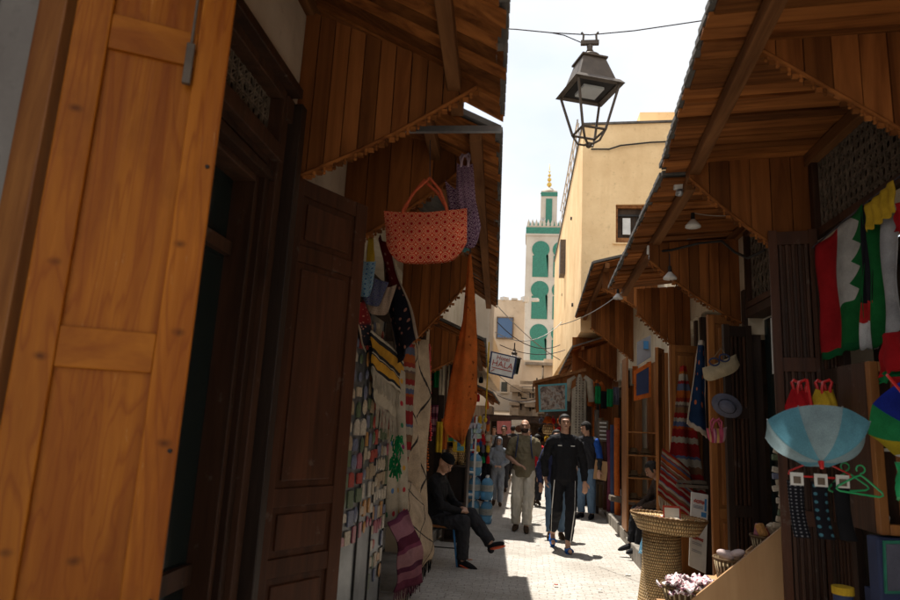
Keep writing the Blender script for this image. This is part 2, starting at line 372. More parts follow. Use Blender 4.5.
# ------------------------------------------------------------------ geometry helpers
class MB:
    def __init__(s): s.v = []; s.f = []; s.uv = {}
    def add(s, vs, fs, uvs=None):
        b = len(s.v); s.v += [Vector(x) for x in vs]
        for i, f in enumerate(fs):
            if uvs: s.uv[len(s.f)] = uvs[i]
            s.f.append(tuple(b+k for k in f))
        return s
    def box(s, lo, hi, mat=None):
        x0, y0, z0 = lo; x1, y1, z1 = hi
        vs = [Vector(p) for p in ((x0,y0,z0),(x1,y0,z0),(x1,y1,z0),(x0,y1,z0),(x0,y0,z1),(x1,y0,z1),(x1,y1,z1),(x0,y1,z1))]
        if mat is not None: vs = [mat @ v for v in vs]
        return s.add(vs, [(0,3,2,1),(4,5,6,7),(0,1,5,4),(1,2,6,5),(2,3,7,6),(3,0,4,7)])
    def cb(s, c, size, rot=None):
        h = [k/2 for k in size]; m = Matrix.Translation(Vector(c))
        if rot is not None: m = m @ rot.to_4x4()
        return s.box((-h[0],-h[1],-h[2]), (h[0],h[1],h[2]), m)
    def bar(s, a, b, w, d, up=(0,0,1)):
        a, b = Vector(a), Vector(b); t = (b-a); ln = t.length; t.normalize()
        up = Vector(up)
        if abs(t.dot(up)) > .98: up = Vector((1,0,0))
        x = t.cross(up).normalized(); z = x.cross(t)
        m = Matrix((( x.x,t.x,z.x,a.x),(x.y,t.y,z.y,a.y),(x.z,t.z,z.z,a.z),(0,0,0,1)))
        return s.box((-w/2,0,-d/2), (w/2,ln,d/2), m)
    def prism(s, poly, vec):
        """poly: list of 3-D points, extruded by vec"""
        n = len(poly); p = [Vector(q) for q in poly]; v = Vector(vec)
        fs = [tuple(range(n))[::-1], tuple(range(n, 2*n))] + [(i, (i+1) % n, n+(i+1) % n, n+i) for i in range(n)]
        return s.add(p+[q+v for q in p], fs)
    def tube(s, pts, r, n=8, close=True):
        pts = [Vector(p) for p in pts]; rs = r if isinstance(r, (list, tuple)) else [r]*len(pts)
        b = len(s.v); prev = None
        for i, p in enumerate(pts):
            t = (pts[min(i+1, len(pts)-1)]-pts[max(i-1, 0)])
            if t.length < 1e-9: t = Vector((0,0,1))
            t.normalize()
            if prev is None:
                x = t.orthogonal().normalized()
            else:
                x = (prev - t*prev.dot(t))
                x = x.normalized() if x.length > 1e-6 else t.orthogonal().normalized()
            prev = x; y = t.cross(x)
            for k in range(n):
                a = 2*PI*k/n; s.v.append(p+(x*math.cos(a)+y*math.sin(a))*rs[i])
        for i in range(len(pts)-1):
            for k in range(n):
                k2 = (k+1) % n; s.f.append((b+i*n+k, b+i*n+k2, b+(i+1)*n+k2, b+(i+1)*n+k))
        if close:
            s.f.append(tuple(b+k for k in range(n))[::-1]); e = b+(len(pts)-1)*n
            s.f.append(tuple(e+k for k in range(n)))
        return s
    def lathe(s, prof, c=(0,0,0), n=20, sx=1, sy=1, rot=None, uvr=None):
        """prof (r,z)"""
        b = len(s.v); c = Vector(c); fb = len(s.f)
        for (r, z) in prof:
            for k in range(n):
                a = 2*PI*k/n; q = Vector((r*math.cos(a)*sx, r*math.sin(a)*sy, z))
                if rot is not None: q = rot @ q
                s.v.append(q+c)
        for i in range(len(prof)-1):
            for k in range(n):
                k2 = (k+1) % n
                if uvr:
                    u0, u1 = k/n*uvr[0], (k+1)/n*uvr[0]; v0, v1 = i/(len(prof)-1)*uvr[1], (i+1)/(len(prof)-1)*uvr[1]
                    s.uv[len(s.f)] = ((u0,v0),(u1,v0),(u1,v1),(u0,v1))
                s.f.append((b+i*n+k, b+i*n+k2, b+(i+1)*n+k2, b+(i+1)*n+k))
        return s
    def ell(s, c, r, rot=None, n=14, m=9):
        prof = [(max(math.sin(PI*i/m), 1e-4), -math.cos(PI*i/m)) for i in range(m+1)]
        rr = Matrix.Diagonal(Vector(r) if not isinstance(r, (int, float)) else Vector((r, r, r)))
        if rot is not None: rr = rot @ rr
        return s.lathe(prof, c, n, rot=rr)
    def caps(s, a, b, r0, r1, n=12, flatk=1.0):
        """tapered capsule"""
        a, b = Vector(a), Vector(b); t = (b-a).normalized()
        P, Q = [], []
        for i in range(4):
            th = PI/2*(1-i/4); P.append(a-t*r0*math.sin(th)); Q.append(max(r0*math.cos(th), .0005))
        P.append(a); Q.append(r0); P.append(b); Q.append(r1)
        for i in range(1, 5):
            th = PI/2*i/4; P.append(b+t*r1*math.sin(th)); Q.append(max(r1*math.cos(th), .0005))
        return s.tube(P, Q, n)
    def grid(s, fn, nu, nv, ur=(0, 1), vr=(0, 1)):
        b = len(s.v)
        for j in range(nv+1):
            for i in range(nu+1):
                s.v.append(Vector(fn(ur[0]+(ur[1]-ur[0])*i/nu, vr[0]+(vr[1]-vr[0])*j/nv)))
        for j in range(nv):
            for i in range(nu):
                a = b+j*(nu+1)+i
                u0, u1 = i/nu, (i+1)/nu; v0, v1 = j/nv, (j+1)/nv
                s.uv[len(s.f)] = ((u0,v0),(u1,v0),(u1,v1),(u0,v1))
                s.f.append((a, a+1, a+nu+2, a+nu+1))
        return s
    def build(s, name, mat, parent=None, smooth=False, bevel=0, solid=0, sub=0):
        org = Vector((0, 0, 0))
        if parent is not None:
            q = parent
            while q is not None: org += q.location; q = q.parent
        me = bpy.data.meshes.new(name)
        me.from_pydata([v-org for v in s.v], [], s.f)
        if s.uv:
            ul = me.uv_layers.new(name='UVMap')
            for p in me.polygons:
                q = s.uv.get(p.index)
                if q:
                    for k, li in enumerate(p.loop_indices): ul.data[li].uv = q[k % len(q)]
        me.update()
        for m_ in (mat if isinstance(mat, (list, tuple)) else [mat]): me.materials.append(M[m_] if isinstance(m_, str) else m_)
        if smooth:
            me.polygons.foreach_set('use_smooth', [True]*len(me.polygons))
        o = bpy.data.objects.new(name, me); col.objects.link(o)
        if parent is not None: o.parent = parent
        if solid:
            mo = o.modifiers.new('thick', 'SOLIDIFY'); mo.thickness = solid; mo.offset = 0
        if bevel:
            mo = o.modifiers.new('bev', 'BEVEL'); mo.width = bevel; mo.segments = 2; mo.limit_method = 'ANGLE'
        if sub:
            mo = o.modifiers.new('sub', 'SUBSURF'); mo.levels = sub; mo.render_levels = sub
        return o

def tag(o, label, cat, group=None, kind=None):
    if label: o['label'] = label
    if cat: o['category'] = cat
    if group: o['group'] = group
    if kind: o['kind'] = kind
    return o
def thing(name, label, cat, loc=(0, 0, 0), group=None):
    o = bpy.data.objects.new(name, None); o.empty_display_size = .1; o.location = loc; col.objects.link(o)
    return tag(o, label, cat, group)
def struct(o): o['kind'] = 'structure'; return o
def copy_tree(root, loc, rz=None, label=None):
    c = root.copy(); col.objects.link(c); c.location = loc
    if rz is not None: c.rotation_euler = (0, 0, rz)
    if label: c['label'] = label
    for ch in list(root.children):
        d = ch.copy(); col.objects.link(d); d.parent = c
        for g in list(ch.children):
            e = g.copy(); col.objects.link(e); e.parent = d
    return c
def lerp(a, b, t): return a+(b-a)*t
def cloth_quad(tl, tr, br, bl, nu=14, nv=24, amp=.02, folds=3.0, axis=None, ph=0, sag=0, gather=0):
    """hanging cloth between four corners with folds along its normal"""
    tl, tr, br, bl = map(Vector, (tl, tr, br, bl))
    nrm = (tr-tl).cross(bl-tl).normalized() if axis is None else Vector(axis)
    def fn(u, v):     # v=1 top
        p = lerp(lerp(bl, br, u), lerp(tl, tr, u), v)
        w = amp*math.sin(u*folds*2*PI+ph+v*1.3)*(1-.4*v)+amp*.5*math.sin(v*9+u*5+ph)
        p = p+nrm*w
        p.z -= sag*4*u*(1-u)*v
        p += Vector((0, 0, 1))*.006*math.sin(u*23+ph)*(1-v)
        return p
    m = MB(); m.grid(fn, nu, nv); return m
def fringe(m, a, b, ln, n=30, seed=0, r=.003):
    rnd = random.Random(seed); a, b = Vector(a), Vector(b)
    for i in range(n):
        p = lerp(a, b, (i+.5)/n); d = Vector((rnd.uniform(-.012, .012), rnd.uniform(-.012, .012), -ln*rnd.uniform(.75, 1.1)))
        m.tube([p, p+d*.5+Vector((rnd.uniform(-.004, .004), 0, 0)), p+d], r, 4)
    return m
def text(name, s, loc, size, mat, normal=(0, -1, 0), parent=None, right=(1, 0, 0), align='CENTER', ext=.0015):
    c = bpy.data.curves.new(name, 'FONT'); c.body = s; c.size = size; c.align_x = align; c.align_y = 'CENTER'; c.extrude = ext
    o = bpy.data.objects.new(name, c); col.objects.link(o)
    n = Vector(normal).normalized(); x = Vector(right); x = (x-n*x.dot(n)).normalized(); y = n.cross(x)
    dg = bpy.context.evaluated_depsgraph_get(); dg.update()
    me = bpy.data.meshes.new_from_object(o.evaluated_get(dg)); col.objects.unlink(o); bpy.data.objects.remove(o)
    me.materials.clear(); me.materials.append(M[mat])
    m = Matrix(((x.x, y.x, n.x, loc[0]), (x.y, y.y, n.y, loc[1]), (x.z, y.z, n.z, loc[2]), (0, 0, 0, 1)))
    me.transform(m)
    if parent is not None:
        org = Vector(); q = parent
        while q is not None: org += q.location; q = q.parent
        me.transform(Matrix.Translation(-org))
    ob = bpy.data.objects.new(name, me); col.objects.link(ob); ob.parent = parent
    return ob

# ------------------------------------------------------------------ ground
def gy(y): return 0.0
g = MB(); g.box((-60, -40, -.3), (60, 160, -.02)); struct(g.build('ground', 'dirt')); 
g = MB(); g.grid(lambda u, v: (lerp(-3.2, 4.2, u), lerp(-8, 46, v), -.004+.012*mnoise.noise(Vector((u*6, v*45, 0)))), 24, 160)
struct(g.build('street', 'street', smooth=True))

# ------------------------------------------------------------------ canopies
def awning(label, side, y0, y1, xw, zw, e0, e1, ztop_t=.02, panels=(), beams=(.12, .45, .92), rag=.02, rafters=0, bw=.1, group=None, seed=0, cat='awning'):
    """e0,e1: eave points (x,z) at y0 and y1; side=-1 left wall, +1 right wall. panels: dicts"""
    rnd = random.Random(seed)
    T = thing('wooden_awning', label, cat, ((xw+e0[0])/2, (y0+y1)/2, (zw+e0[1])/2), group)
    def pt(t, y, dz=0):      # t: 0 at wall, 1 at eave
        k = (y-y0)/(y1-y0); ex = lerp(e0[0], e1[0], k); ez = lerp(e0[1], e1[1], k)
        return Vector((lerp(xw, ex, t), y, lerp(zw, ez, t)+dz))
    m = MB(); y = y0; i = 0
    while y < y1-.01:
        w = min(bw*rnd.uniform(.8, 1.2), y1-y); j = rnd.choice((0, .003, .014, .018)); en = 1+rnd.uniform(-rag, rag)
        a, b = pt(0, y, j), pt(en, y, j); c, d = pt(en, y+w-.006, j), pt(0, y+w-.006, j)
        up = Vector((0, 0, .018))
        m.add([a, b, c, d, a+up, b+up, c+up, d+up], [(0,1,2,3),(7,6,5,4),(0,4,5,1),(1,5,6,2),(2,6,7,3),(3,7,4,0)])
        y += w
    m.build('roof_board', 'board_x', T)
    m = MB(); a, b, c, d = pt(0, y0-.02, .034), pt(1.01, y0-.02, .034), pt(1.01, y1+.0, .034), pt(0, y1, .034); up = Vector((0, 0, .035))
    m.add([a, b, c, d, a+up, b+up, c+up, d+up], [(0,1,2,3),(7,6,5,4),(0,4,5,1),(1,5,6,2),(2,6,7,3),(3,7,4,0)])
    # wavy tile ends along the eave
    n = int((y1-y0)/.09)
    for q in range(n):
        p = pt(1.0, y0+(q+.5)*(y1-y0)/n, .05)
        m.cb(p+Vector((side*.0, 0, rnd.uniform(-.006, .01))), (.05, .075, .035))
    m.build('roof_cover', 'cover', T)
    for t in beams:
        m = MB(); a, b = pt(t, y0, -.045), pt(t, y1, -.045); m.bar(a, b, .07, .085)
        m.build('beam', 'beam', T, bevel=.006)
    for q in range(rafters):
        yy = lerp(y0, y1, (q+.5)/rafters); m = MB(); m.bar(pt(.02, yy, -.03), pt(.9, yy, -.03), .05, .055); m.build('rafter', 'board_x', T)
    for P in panels:
        side_panel(T, **P)
    return T
def side_panel(T, y, wall, tip, top_w, top_t, pw=.085, seed=1, scal=True, mat='board_z', th=.02, curve=.0):
    """wall=(x,zbottom) tip=(x,zbottom) top_w,top_t = z of the panel's top at wall/tip"""
    rnd = random.Random(seed); m = MB()
    x0, zb0 = wall; x1, zb1 = tip; n = max(2, int(abs(x1-x0)/pw)); L_ = abs(x1-x0)
    def zb(t): return lerp(zb0, zb1, t)+curve*math.sin(PI*t)
    for i in range(n):
        a, b = i/n, (i+1)/n; g_ = .0028/L_; a += g_; b -= g_; dy = rnd.uniform(0, .006)
        P = [(lerp(x0, x1, a), y+dy, zb(a)), (lerp(x0, x1, b), y+dy, zb(b)), (lerp(x0, x1, b), y+dy, lerp(top_w, top_t, b)), (lerp(x0, x1, a), y+dy, lerp(top_w, top_t, a))]
        m.prism(P, (0, th, 0))
    pn = m.build('side_panel', mat, T)
    m = MB(); m.prism([(lerp(x0, x1, .02), y+th+.008, zb0+.02), (lerp(x0, x1, .98), y+th+.008, zb1+.01), (lerp(x0, x1, .98), y+th+.008, top_t-.01), (lerp(x0, x1, .02), y+th+.008, top_w-.01)], (0, .008, 0)); m.build('backing', 'blackwood', pn)  # dark sheet added behind the planks so their gaps read dark
    if scal:
        m = MB(); k = max(4, int(L_/.05)); st = 'board_x'
        m.tube([(lerp(x0, x1, i/12), y-.004, zb(i/12)+.010) for i in range(13)], .011, 6)
        for i in range(k):
            t = (i+.5)/k; x = lerp(x0, x1, t); z = zb(t); q = rnd.uniform(.85, 1.12)
            if rnd.random() < .05: continue
            m.lathe([(.0005, -.030*q), (.007, -.028*q), (.0095, -.020*q), (.006, -.012), (.010, -.004), (.012, .006), (.0005, .012)], (x, y+.002, z-.004), 8)
            m.cb((x+.5*(x1-x0)/k, y+.006, z-.002), (L_/k*.55, .014, .022))
        m.build('scalloped_trim', st, pn)
    return pn
# left canopies
awning('long board canopy above the big open orange shutter', -1, .2, 3.28, -1.27, 3.85, (-.02, 3.22), (-.19, 3.24), panels=[
    dict(y=3.0, wall=(-1.25, 2.78), tip=(-.3, 3.29), top_w=3.78, top_t=3.36, seed=3, curve=-.03)], beams=(.03, .78), bw=.1, seed=1, group='wooden awnings over the left shops')
m = MB(); m.box((-.72, 3.285, 3.20), (-.18, 3.31, 3.235)); o = m.build('metal_flashing', 'zinc'); tag(o, 'thin zinc strip shining along the end of the left board canopy', 'flashing')
awning('board canopy above the red patterned tote bag', -1, 3.36, 8.6, -1.27, 3.72, (-.2, 3.2), (-.45, 3.2), panels=[
    dict(y=3.95, wall=(-1.25, 2.68), tip=(-.36, 3.33), top_w=3.6, top_t=3.36, seed=5, curve=-.04, pw=.14),
    dict(y=6.05, wall=(-1.25, 2.2), tip=(-.58, 2.98), top_w=3.5, top_t=3.2, seed=6, curve=-.03)], beams=(.05, .6, .88), seed=2, group='wooden awnings over the left shops')
awning('low board canopy behind the hanging rust brown cloth', -1, 8.0, 11.2, -1.3, 2.95, (-.55, 2.62), (-.72, 2.58), panels=[
    dict(y=8.0, wall=(-1.28, 2.2), tip=(-.62, 2.55), top_w=2.86, top_t=2.6, seed=8)], beams=(.1, .85), seed=3, group='wooden awnings over the left shops')
awning('small sagging canopy above the far left stall', -1, 13.4, 18.0, -1.9, 2.75, (-.72, 2.25), (-.75, 2.2), beams=(.1, .85), seed=4, group='wooden awnings over the left shops')

# right canopies
awning('board canopy on the right with the deepest scalloped panels', 1, -2.5, 4.57, 1.92, 3.56, (.36, 3.48), (.945, 3.48), panels=[  # roof extended unseen behind the camera to shade its panels
    dict(y=1.3, wall=(1.9, 2.8), tip=(1.0, 3.44), top_w=3.55, top_t=3.47, seed=31, pw=.12), dict(y=-.6, wall=(1.9, 2.8), tip=(.9, 3.44), top_w=3.55, top_t=3.47, seed=32, pw=.12),  # two unseen panels added to block light and darken the visible ones
    dict(y=2.95, wall=(1.9, 2.86), tip=(1.02, 3.48), top_w=3.55, top_t=3.50, seed=11, curve=-.0, pw=.12),
    dict(y=4.4, wall=(1.9, 2.72), tip=(1.09, 3.37), top_w=3.55, top_t=3.50, seed=12, curve=-.05, pw=.12)], beams=(.03, .80), seed=5, rafters=0, group='wooden awnings over the right shops')
awning('board canopy on the right carrying the hanging lamps', 1, 4.59, 8.2, 1.92, 3.5, (.95, 3.44), (1.02, 3.38), panels=[
    dict(y=5.95, wall=(1.9, 2.62), tip=(1.1, 3.18), top_w=3.42, top_t=3.36, seed=13, curve=-.04),
    dict(y=7.75, wall=(1.9, 2.5), tip=(1.28, 3.02), top_w=3.38, top_t=3.32, seed=14, curve=-.04)], beams=(.03, .80), seed=6, group='wooden awnings over the right shops')
awning('higher board canopy against the yellow building', 1, 9.5, 14.0, 1.95, 4.32, (.94, 4.05), (1.02, 4.0), panels=[
    dict(y=9.75, wall=(1.93, 3.3), tip=(1.1, 3.75), top_w=4.22, top_t=4.02, seed=15),
    dict(y=12.0, wall=(1.93, 2.9), tip=(1.15, 3.5), top_w=4.2, top_t=4.0, seed=16)], beams=(.05, .8), seed=7, group='wooden awnings over the right shops')
awning('lower board canopy over the hanging white robe', 1, 14.05, 19.5, 1.98, 3.7, (.98, 3.35), (.95, 3.2), panels=[
    dict(y=14.2, wall=(1.95, 2.7), tip=(1.1, 3.2), top_w=3.6, top_t=3.3, seed=17)], beams=(.05, .8), seed=8, group='wooden awnings over the right shops')

# ------------------------------------------------------------------ buildings along the lane
def wall_run(side, x, segs, thick=.3):
    """segs: (y0,y1,z0,z1) boxes of wall on plane x extending away from the street"""
    m = MB()
    for (y0, y1, z0, z1) in segs:
        if side < 0: m.box((x-thick, y0, z0), (x, y1, z1))
        else: m.box((x, y0, z0), (x+thick, y1, z1))
    return m
XL, XR = -1.25, 1.9
def lattice(par, name, side, x, y0, y1, z0, z1, mat='iron', cell=.05, depth=.02, fancy=True):
    m = MB(); n = int((y1-y0)/cell); k = int((z1-z0)/cell)
    for i in range(n+1):
        y = lerp(y0, y1, i/n); m.box((x-.008, y-.005, z0), (x+.008, y+.005, z1))
    for j in range(k+1):
        z = lerp(z0, z1, j/k); m.box((x-.006, y0, z-.005), (x+.006, y1, z+.005))
    rnd = random.Random(5)
    if fancy:
        for i in range(n):
            for j in range(k):
                yc = lerp(y0, y1, (i+.5)/n); zc = lerp(z0, z1, (j+.5)/k)
                m.tube([(x, yc+cell*.42*math.cos(a), zc+cell*.42*math.sin(a)) for a in [2*PI*q/7 for q in range(8)]], .005, 4)
                if rnd.random() < .5: m.bar((x+.003, yc-cell*.45, zc-cell*.45), (x+.003, yc+cell*.45, zc+cell*.45), .006, .008, (1, 0, 0))
    return m.build(name, mat, par)
def frame_rect(m, x, y0, y1, z0, z1, w, d0, d1):
    """rectangular frame on plane x from d0 to d1 (x offsets)"""
    a, b = min(x+d0, x+d1), max(x+d0, x+d1)
    m.box((a, y0, z0), (b, y0+w, z1)); m.box((a, y1-w, z0), (b, y1, z1))
    m.box((a, y0+w, z1-w), (b, y1-w, z1)); m.box((a, y0+w, z0), (b, y1-w, z0+w))

# --- left near building
B = thing('shop_building', 'white plastered shop house with dark doorway and the big orange shutter', 'building', (-1.5, 1.5, 0))
wall_run(-1, XL, [(1.45, 1.6, 0, 6), (1.6, 2.86, 3.22, 6), (2.86, 3.5, 0, 6), (3.5, 4.0, 2.5, 6)]).build('wall', 'plaster_w', B)
MB().box((-2.0,-.6,0),(-1.72,1.45,5)).box((-1.72,1.46,0),(-1.552,1.6,6)).box((-1.55,1.445,0),(-1.34,1.449,6)).build('wall', 'plaster_shade', B)  # same wall in shade-dark plaster, with a thin sheet over the pier face
MB().box((-1.62,1.38,1.0),(-1.50,1.44,4)).build('door_post', 'blackwood', B)  # invented dark post, put in to darken the far left corner
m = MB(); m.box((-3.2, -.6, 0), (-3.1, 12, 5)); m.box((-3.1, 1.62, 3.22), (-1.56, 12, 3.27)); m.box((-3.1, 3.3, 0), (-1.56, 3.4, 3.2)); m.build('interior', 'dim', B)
fr = MB()
frame_rect(fr, XL, 1.6, 2.85, .0, 3.2, .07, -.18, .03)
frame_rect(fr, XL, 1.67, 2.78, .08, 2.82, .05, -.2, .0)
frame_rect(fr, XL, 1.72, 2.73, .15, 2.7, .035, -.22, -.03)
fr.box((XL-.15, 1.67, 2.80), (XL+.045, 2.80, 2.88))
fr.box((XL-.1, 1.72, 2.70), (XL+.02, 2.80, 2.745))
fr.cb((XL+.035, 2.22, 3.2), (.1, 1.3, .05)); fr.cb((XL+.02, 2.84, 3.1), (.05, .09, .12))
fr.build('door_frame', 'darkframe', B, bevel=.006)
lattice(B, 'transom_grille', -1, XL-.05, 1.68, 2.77, 2.89, 3.14, 'lattice', .055)
m = MB(); m.box((XL-.12, 1.67, 2.88), (XL-.11, 2.78, 3.15)); m.build('transom_back', 'dim', B)
d = MB(); d.box((XL-.14, 1.72, .2), (XL-.13, 2.67, 2.66)); d = d.build('door_pane', 'darkglass', B)
m = MB()
for y in (2.2,): m.box((XL-.16, y, .2), (XL-.09, y+.07, 2.66))
m.box((XL-.16, 1.72, .9), (XL-.1, 2.67, .98)); m.box((XL-.16, 1.72, 2.3), (XL-.095, 2.67, 2.36))
m.build('glazing_bar', 'darkframe', B)
# second roof storey stays out of view
ORD = ['first','second','third','fourth','fifth','sixth','seventh','eighth','ninth','tenth','eleventh','twelfth','thirteenth','fourteenth','fifteenth','sixteenth','seventeenth','eighteenth']
def plank_leaf(name, hinge, free, z0, z1, mat, matrail, par, th=.04, rails=(.0, .5, 1.0), stile=.09, railh=.11, label=None, deco=True, mids=()):
    """panelled door leaf between plan points; returns the leaf object (stiles) with panel children"""
    h, f = Vector((hinge[0], hinge[1], 0)), Vector((free[0], free[1], 0)); t = (f-h); W = t.length; t.normalize(); nn = Vector((t.y, -t.x, 0))
    if nn.y > 0: nn = -nn
    M4 = Matrix(((t.x, nn.x, 0, h.x), (t.y, nn.y, 0, h.y), (0, 0, 1, z0), (0, 0, 0, 1)))
    H = z1-z0; m = MB()
    m.box((0, 0, 0), (stile, th, H), M4); m.box((W-stile, 0, 0), (W, th, H), M4)
    for x in mids: m.box((W*x-stile*.35, .002, 0), (W*x+stile*.35, th-.002, H), M4)
    lf = m.build(name, mat, par, bevel=.004)
    if label: lf['label'] = label
    zs = [r*(H-railh) for r in rails]
    for z in zs: m = MB(); m.box((stile, .004, z), (W-stile, th-.004, z+railh), M4); m.build('rail', matrail, lf, bevel=.003)
    for a, b in zip(zs[:-1], zs[1:]):
        m = MB()
        m.box((stile-.002, .014, a+railh-.002), (W-stile+.002, th-.016, b+.002), M4)
        if deco:
            i = .035; za, zb = a+railh+i, b-i
            if zb-za > .1 and W-2*stile > .12:
                m.box((stile+i, .004, za), (W-stile-i, th-.004, zb), M4)
        m.build('inset_panel', mat, lf, bevel=.006)
    return lf, M4, W, H
lf, M4, W, H = plank_leaf('orange_shutter', (-1.215, 1.40), (-.875, 1.58), .05, 3.4, 'pine', 'pine_h', B, th=.035, rails=(0, .24, .504, .764, 1.0), stile=.085, railh=.1, deco=False, label='large orange varnished pine shutter leaf standing open')
m = MB(); m.box((W-.103, .036, 2.50), (W-.095, .042, 3.3), M4); m.box((W-.110, .036, 2.42), (W-.088, .052, 2.54), M4); m.build('bolt', 'lamp', lf, bevel=.003)
m = MB()
for z in (.5, 1.1, 1.45, 2.2, 2.9): m.lathe([(.0005, 0), (.006, 0), (.005, .004), (.0005, .005)], M4 @ Vector((W-.018, .036, z)), 8, rot=Matrix.Rotation(PI/2, 3, 'X'))
m.build('screw_head', 'iron', lf)
m = MB(); m.box((-1.335, 1.395, 0), (-1.252, 1.447, 3.5)); m.build('door_post', 'pine_old', B, bevel=.004)
plank_leaf('dark_shutter', (-1.235, 2.95), (-.965, 3.43), .06, 2.8, 'darkleaf', 'darkleaf', B, th=.04, rails=(0, .30, .42, .87, 1.0), stile=.085, railh=.085, label='dark brown worn door leaf with raised panels folded outward')
m = MB(); m.box((-1.24, 2.865, .06), (-1.16, 2.93, 3.15)); m.build('door_post', 'blackwood', B, bevel=.005)

# --- left buildings further along
B2 = thing('shop_building', 'plastered shop house behind the metal magnet boards', 'building', (-1.6, 6, 0))
wall_run(-1, XL, [(4.0, 7.55, 3.05, 4.6), (7.55, 8.1, 0, 4.6), (8.1, 12.6, 2.75, 5.2), (12.6, 13.2, 0, 5.2)]).build('wall', 'plaster_c', B2)
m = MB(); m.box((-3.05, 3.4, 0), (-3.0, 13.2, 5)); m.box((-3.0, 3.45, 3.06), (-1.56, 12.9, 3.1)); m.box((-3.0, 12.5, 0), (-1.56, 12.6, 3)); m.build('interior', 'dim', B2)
for y in (3.95, 7.5, 8.1, 9.6, 11.0, 12.5): m = MB(); m.box((XL-.08, y, 0), (XL+.03, y+.09, 2.95)); m.build('door_post', 'blackwood', B2)
B3 = thing('house', 'narrow pale beige house rising behind the left canopies', 'building', (-1.6, 15, 0))
m = MB(); m.box((-4, 11.6, 2.9), (-.72, 13.2, 5.55)); m.box((-4, 13.22, 2.9), (-1.0, 24, 4.2)); m.box((-4, 13.22, 0), (-2.0, 24, 2.88)); m.build('wall', 'plaster_b', B3, bevel=.02)
m = MB(); m.box((-.78, 11.55, 5.55), (-.66, 13.24, 5.62)); m.build('coping', 'cover', B3)

# --- right buildings
C1 = thing('shop_building', 'dark fronted shop house behind the flags and the open umbrella', 'building', (2.1, 4, 0))
wall_run(1, XR, [(-2.5, 2.5, 0, 5), (2.5, 3.25, 2.92, 6), (3.25, 4.38, 3.6, 6), (4.38, 4.6, 0, 6), (3.25, 4.38, 2.86, 2.93)]).build('wall', 'plaster_c', C1)
m = MB(); frame_rect(m, XR, 3.25, 4.38, 2.94, 3.57, .05, -.03, .05); m.build('transom_frame', 'darkframe', C1)
lattice(C1, 'transom_grille', 1, XR+.02, 3.3, 4.33, 2.99, 3.53, 'lattice', .06)
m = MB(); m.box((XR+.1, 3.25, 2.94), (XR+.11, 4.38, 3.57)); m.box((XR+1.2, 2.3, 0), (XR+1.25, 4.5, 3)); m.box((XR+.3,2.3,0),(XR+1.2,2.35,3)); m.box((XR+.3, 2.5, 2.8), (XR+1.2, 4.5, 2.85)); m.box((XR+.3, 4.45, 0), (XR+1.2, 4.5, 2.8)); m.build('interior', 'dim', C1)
m = MB(); m.box((XR-.06, 2.9, 0), (XR+.2, 3.93, .86)); m.build('low_wall', 'navy', C1)
C2 = thing('shop_building', 'cream plastered shop house with lattice windows under the lamp canopy', 'building', (2.1, 6.5, 0))
wall_run(1, XR, [(4.6, 5.75, 3.42, 6), (5.75, 6.05, 2.5, 6), (6.05, 8.8, 2.95, 5.0), (7.3, 7.42, 0, 2.95), (8.8, 9.0, 0, 5)]).build('wall', 'plaster_c', C2)
m = MB(); frame_rect(m, XR, 4.62, 5.74, 2.72, 3.41, .05, -.03, .05); m.box((XR-.03, 4.6, 2.64), (XR+.12, 5.75, 2.71)); m.build('transom_frame', 'darkframe', C2)
lattice(C2, 'transom_grille', 1, XR+.02, 4.68, 5.68, 2.78, 3.35, 'lattice', .09, fancy=True)
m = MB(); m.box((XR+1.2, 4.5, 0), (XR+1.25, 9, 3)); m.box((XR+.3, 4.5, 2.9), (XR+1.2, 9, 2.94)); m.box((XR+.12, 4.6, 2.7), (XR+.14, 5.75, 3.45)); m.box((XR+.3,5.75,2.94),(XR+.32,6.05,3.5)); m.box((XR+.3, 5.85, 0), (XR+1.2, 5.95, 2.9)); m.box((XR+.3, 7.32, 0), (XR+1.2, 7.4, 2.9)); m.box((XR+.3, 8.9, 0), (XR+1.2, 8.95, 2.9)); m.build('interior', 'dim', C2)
for y in (4.62, 5.78, 6.1, 7.2, 7.43, 8.72): m = MB(); m.box((XR-.03, y, 0), (XR+.1, y+.07, 2.6 if y < 5.7 else 2.9)); m.build('door_post', 'blackwood', C2)
C3 = thing('shop_building', 'shop house with open shelves beside the standing rolled goods', 'building', (2.1, 12, 0))
wall_run(1, XR+.02, [(9.0, 11.6, 2.7, 4.9), (11.6, 11.8, 0, 4.9), (11.8, 20, 2.7, 4.9)]).build('wall', 'plaster_c', C3)
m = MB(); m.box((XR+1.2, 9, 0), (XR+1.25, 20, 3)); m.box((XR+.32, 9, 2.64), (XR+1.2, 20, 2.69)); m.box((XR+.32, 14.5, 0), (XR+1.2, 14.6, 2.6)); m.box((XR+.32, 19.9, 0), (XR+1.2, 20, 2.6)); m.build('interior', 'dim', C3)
for y in (9.05, 10.3, 11.5, 11.85, 13.0, 14.4, 16.0, 18.0): m = MB(); m.box((XR-.04, y, 0), (XR+.08, y+.1, 2.72)); m.build('door_post', 'pine_old', C3)
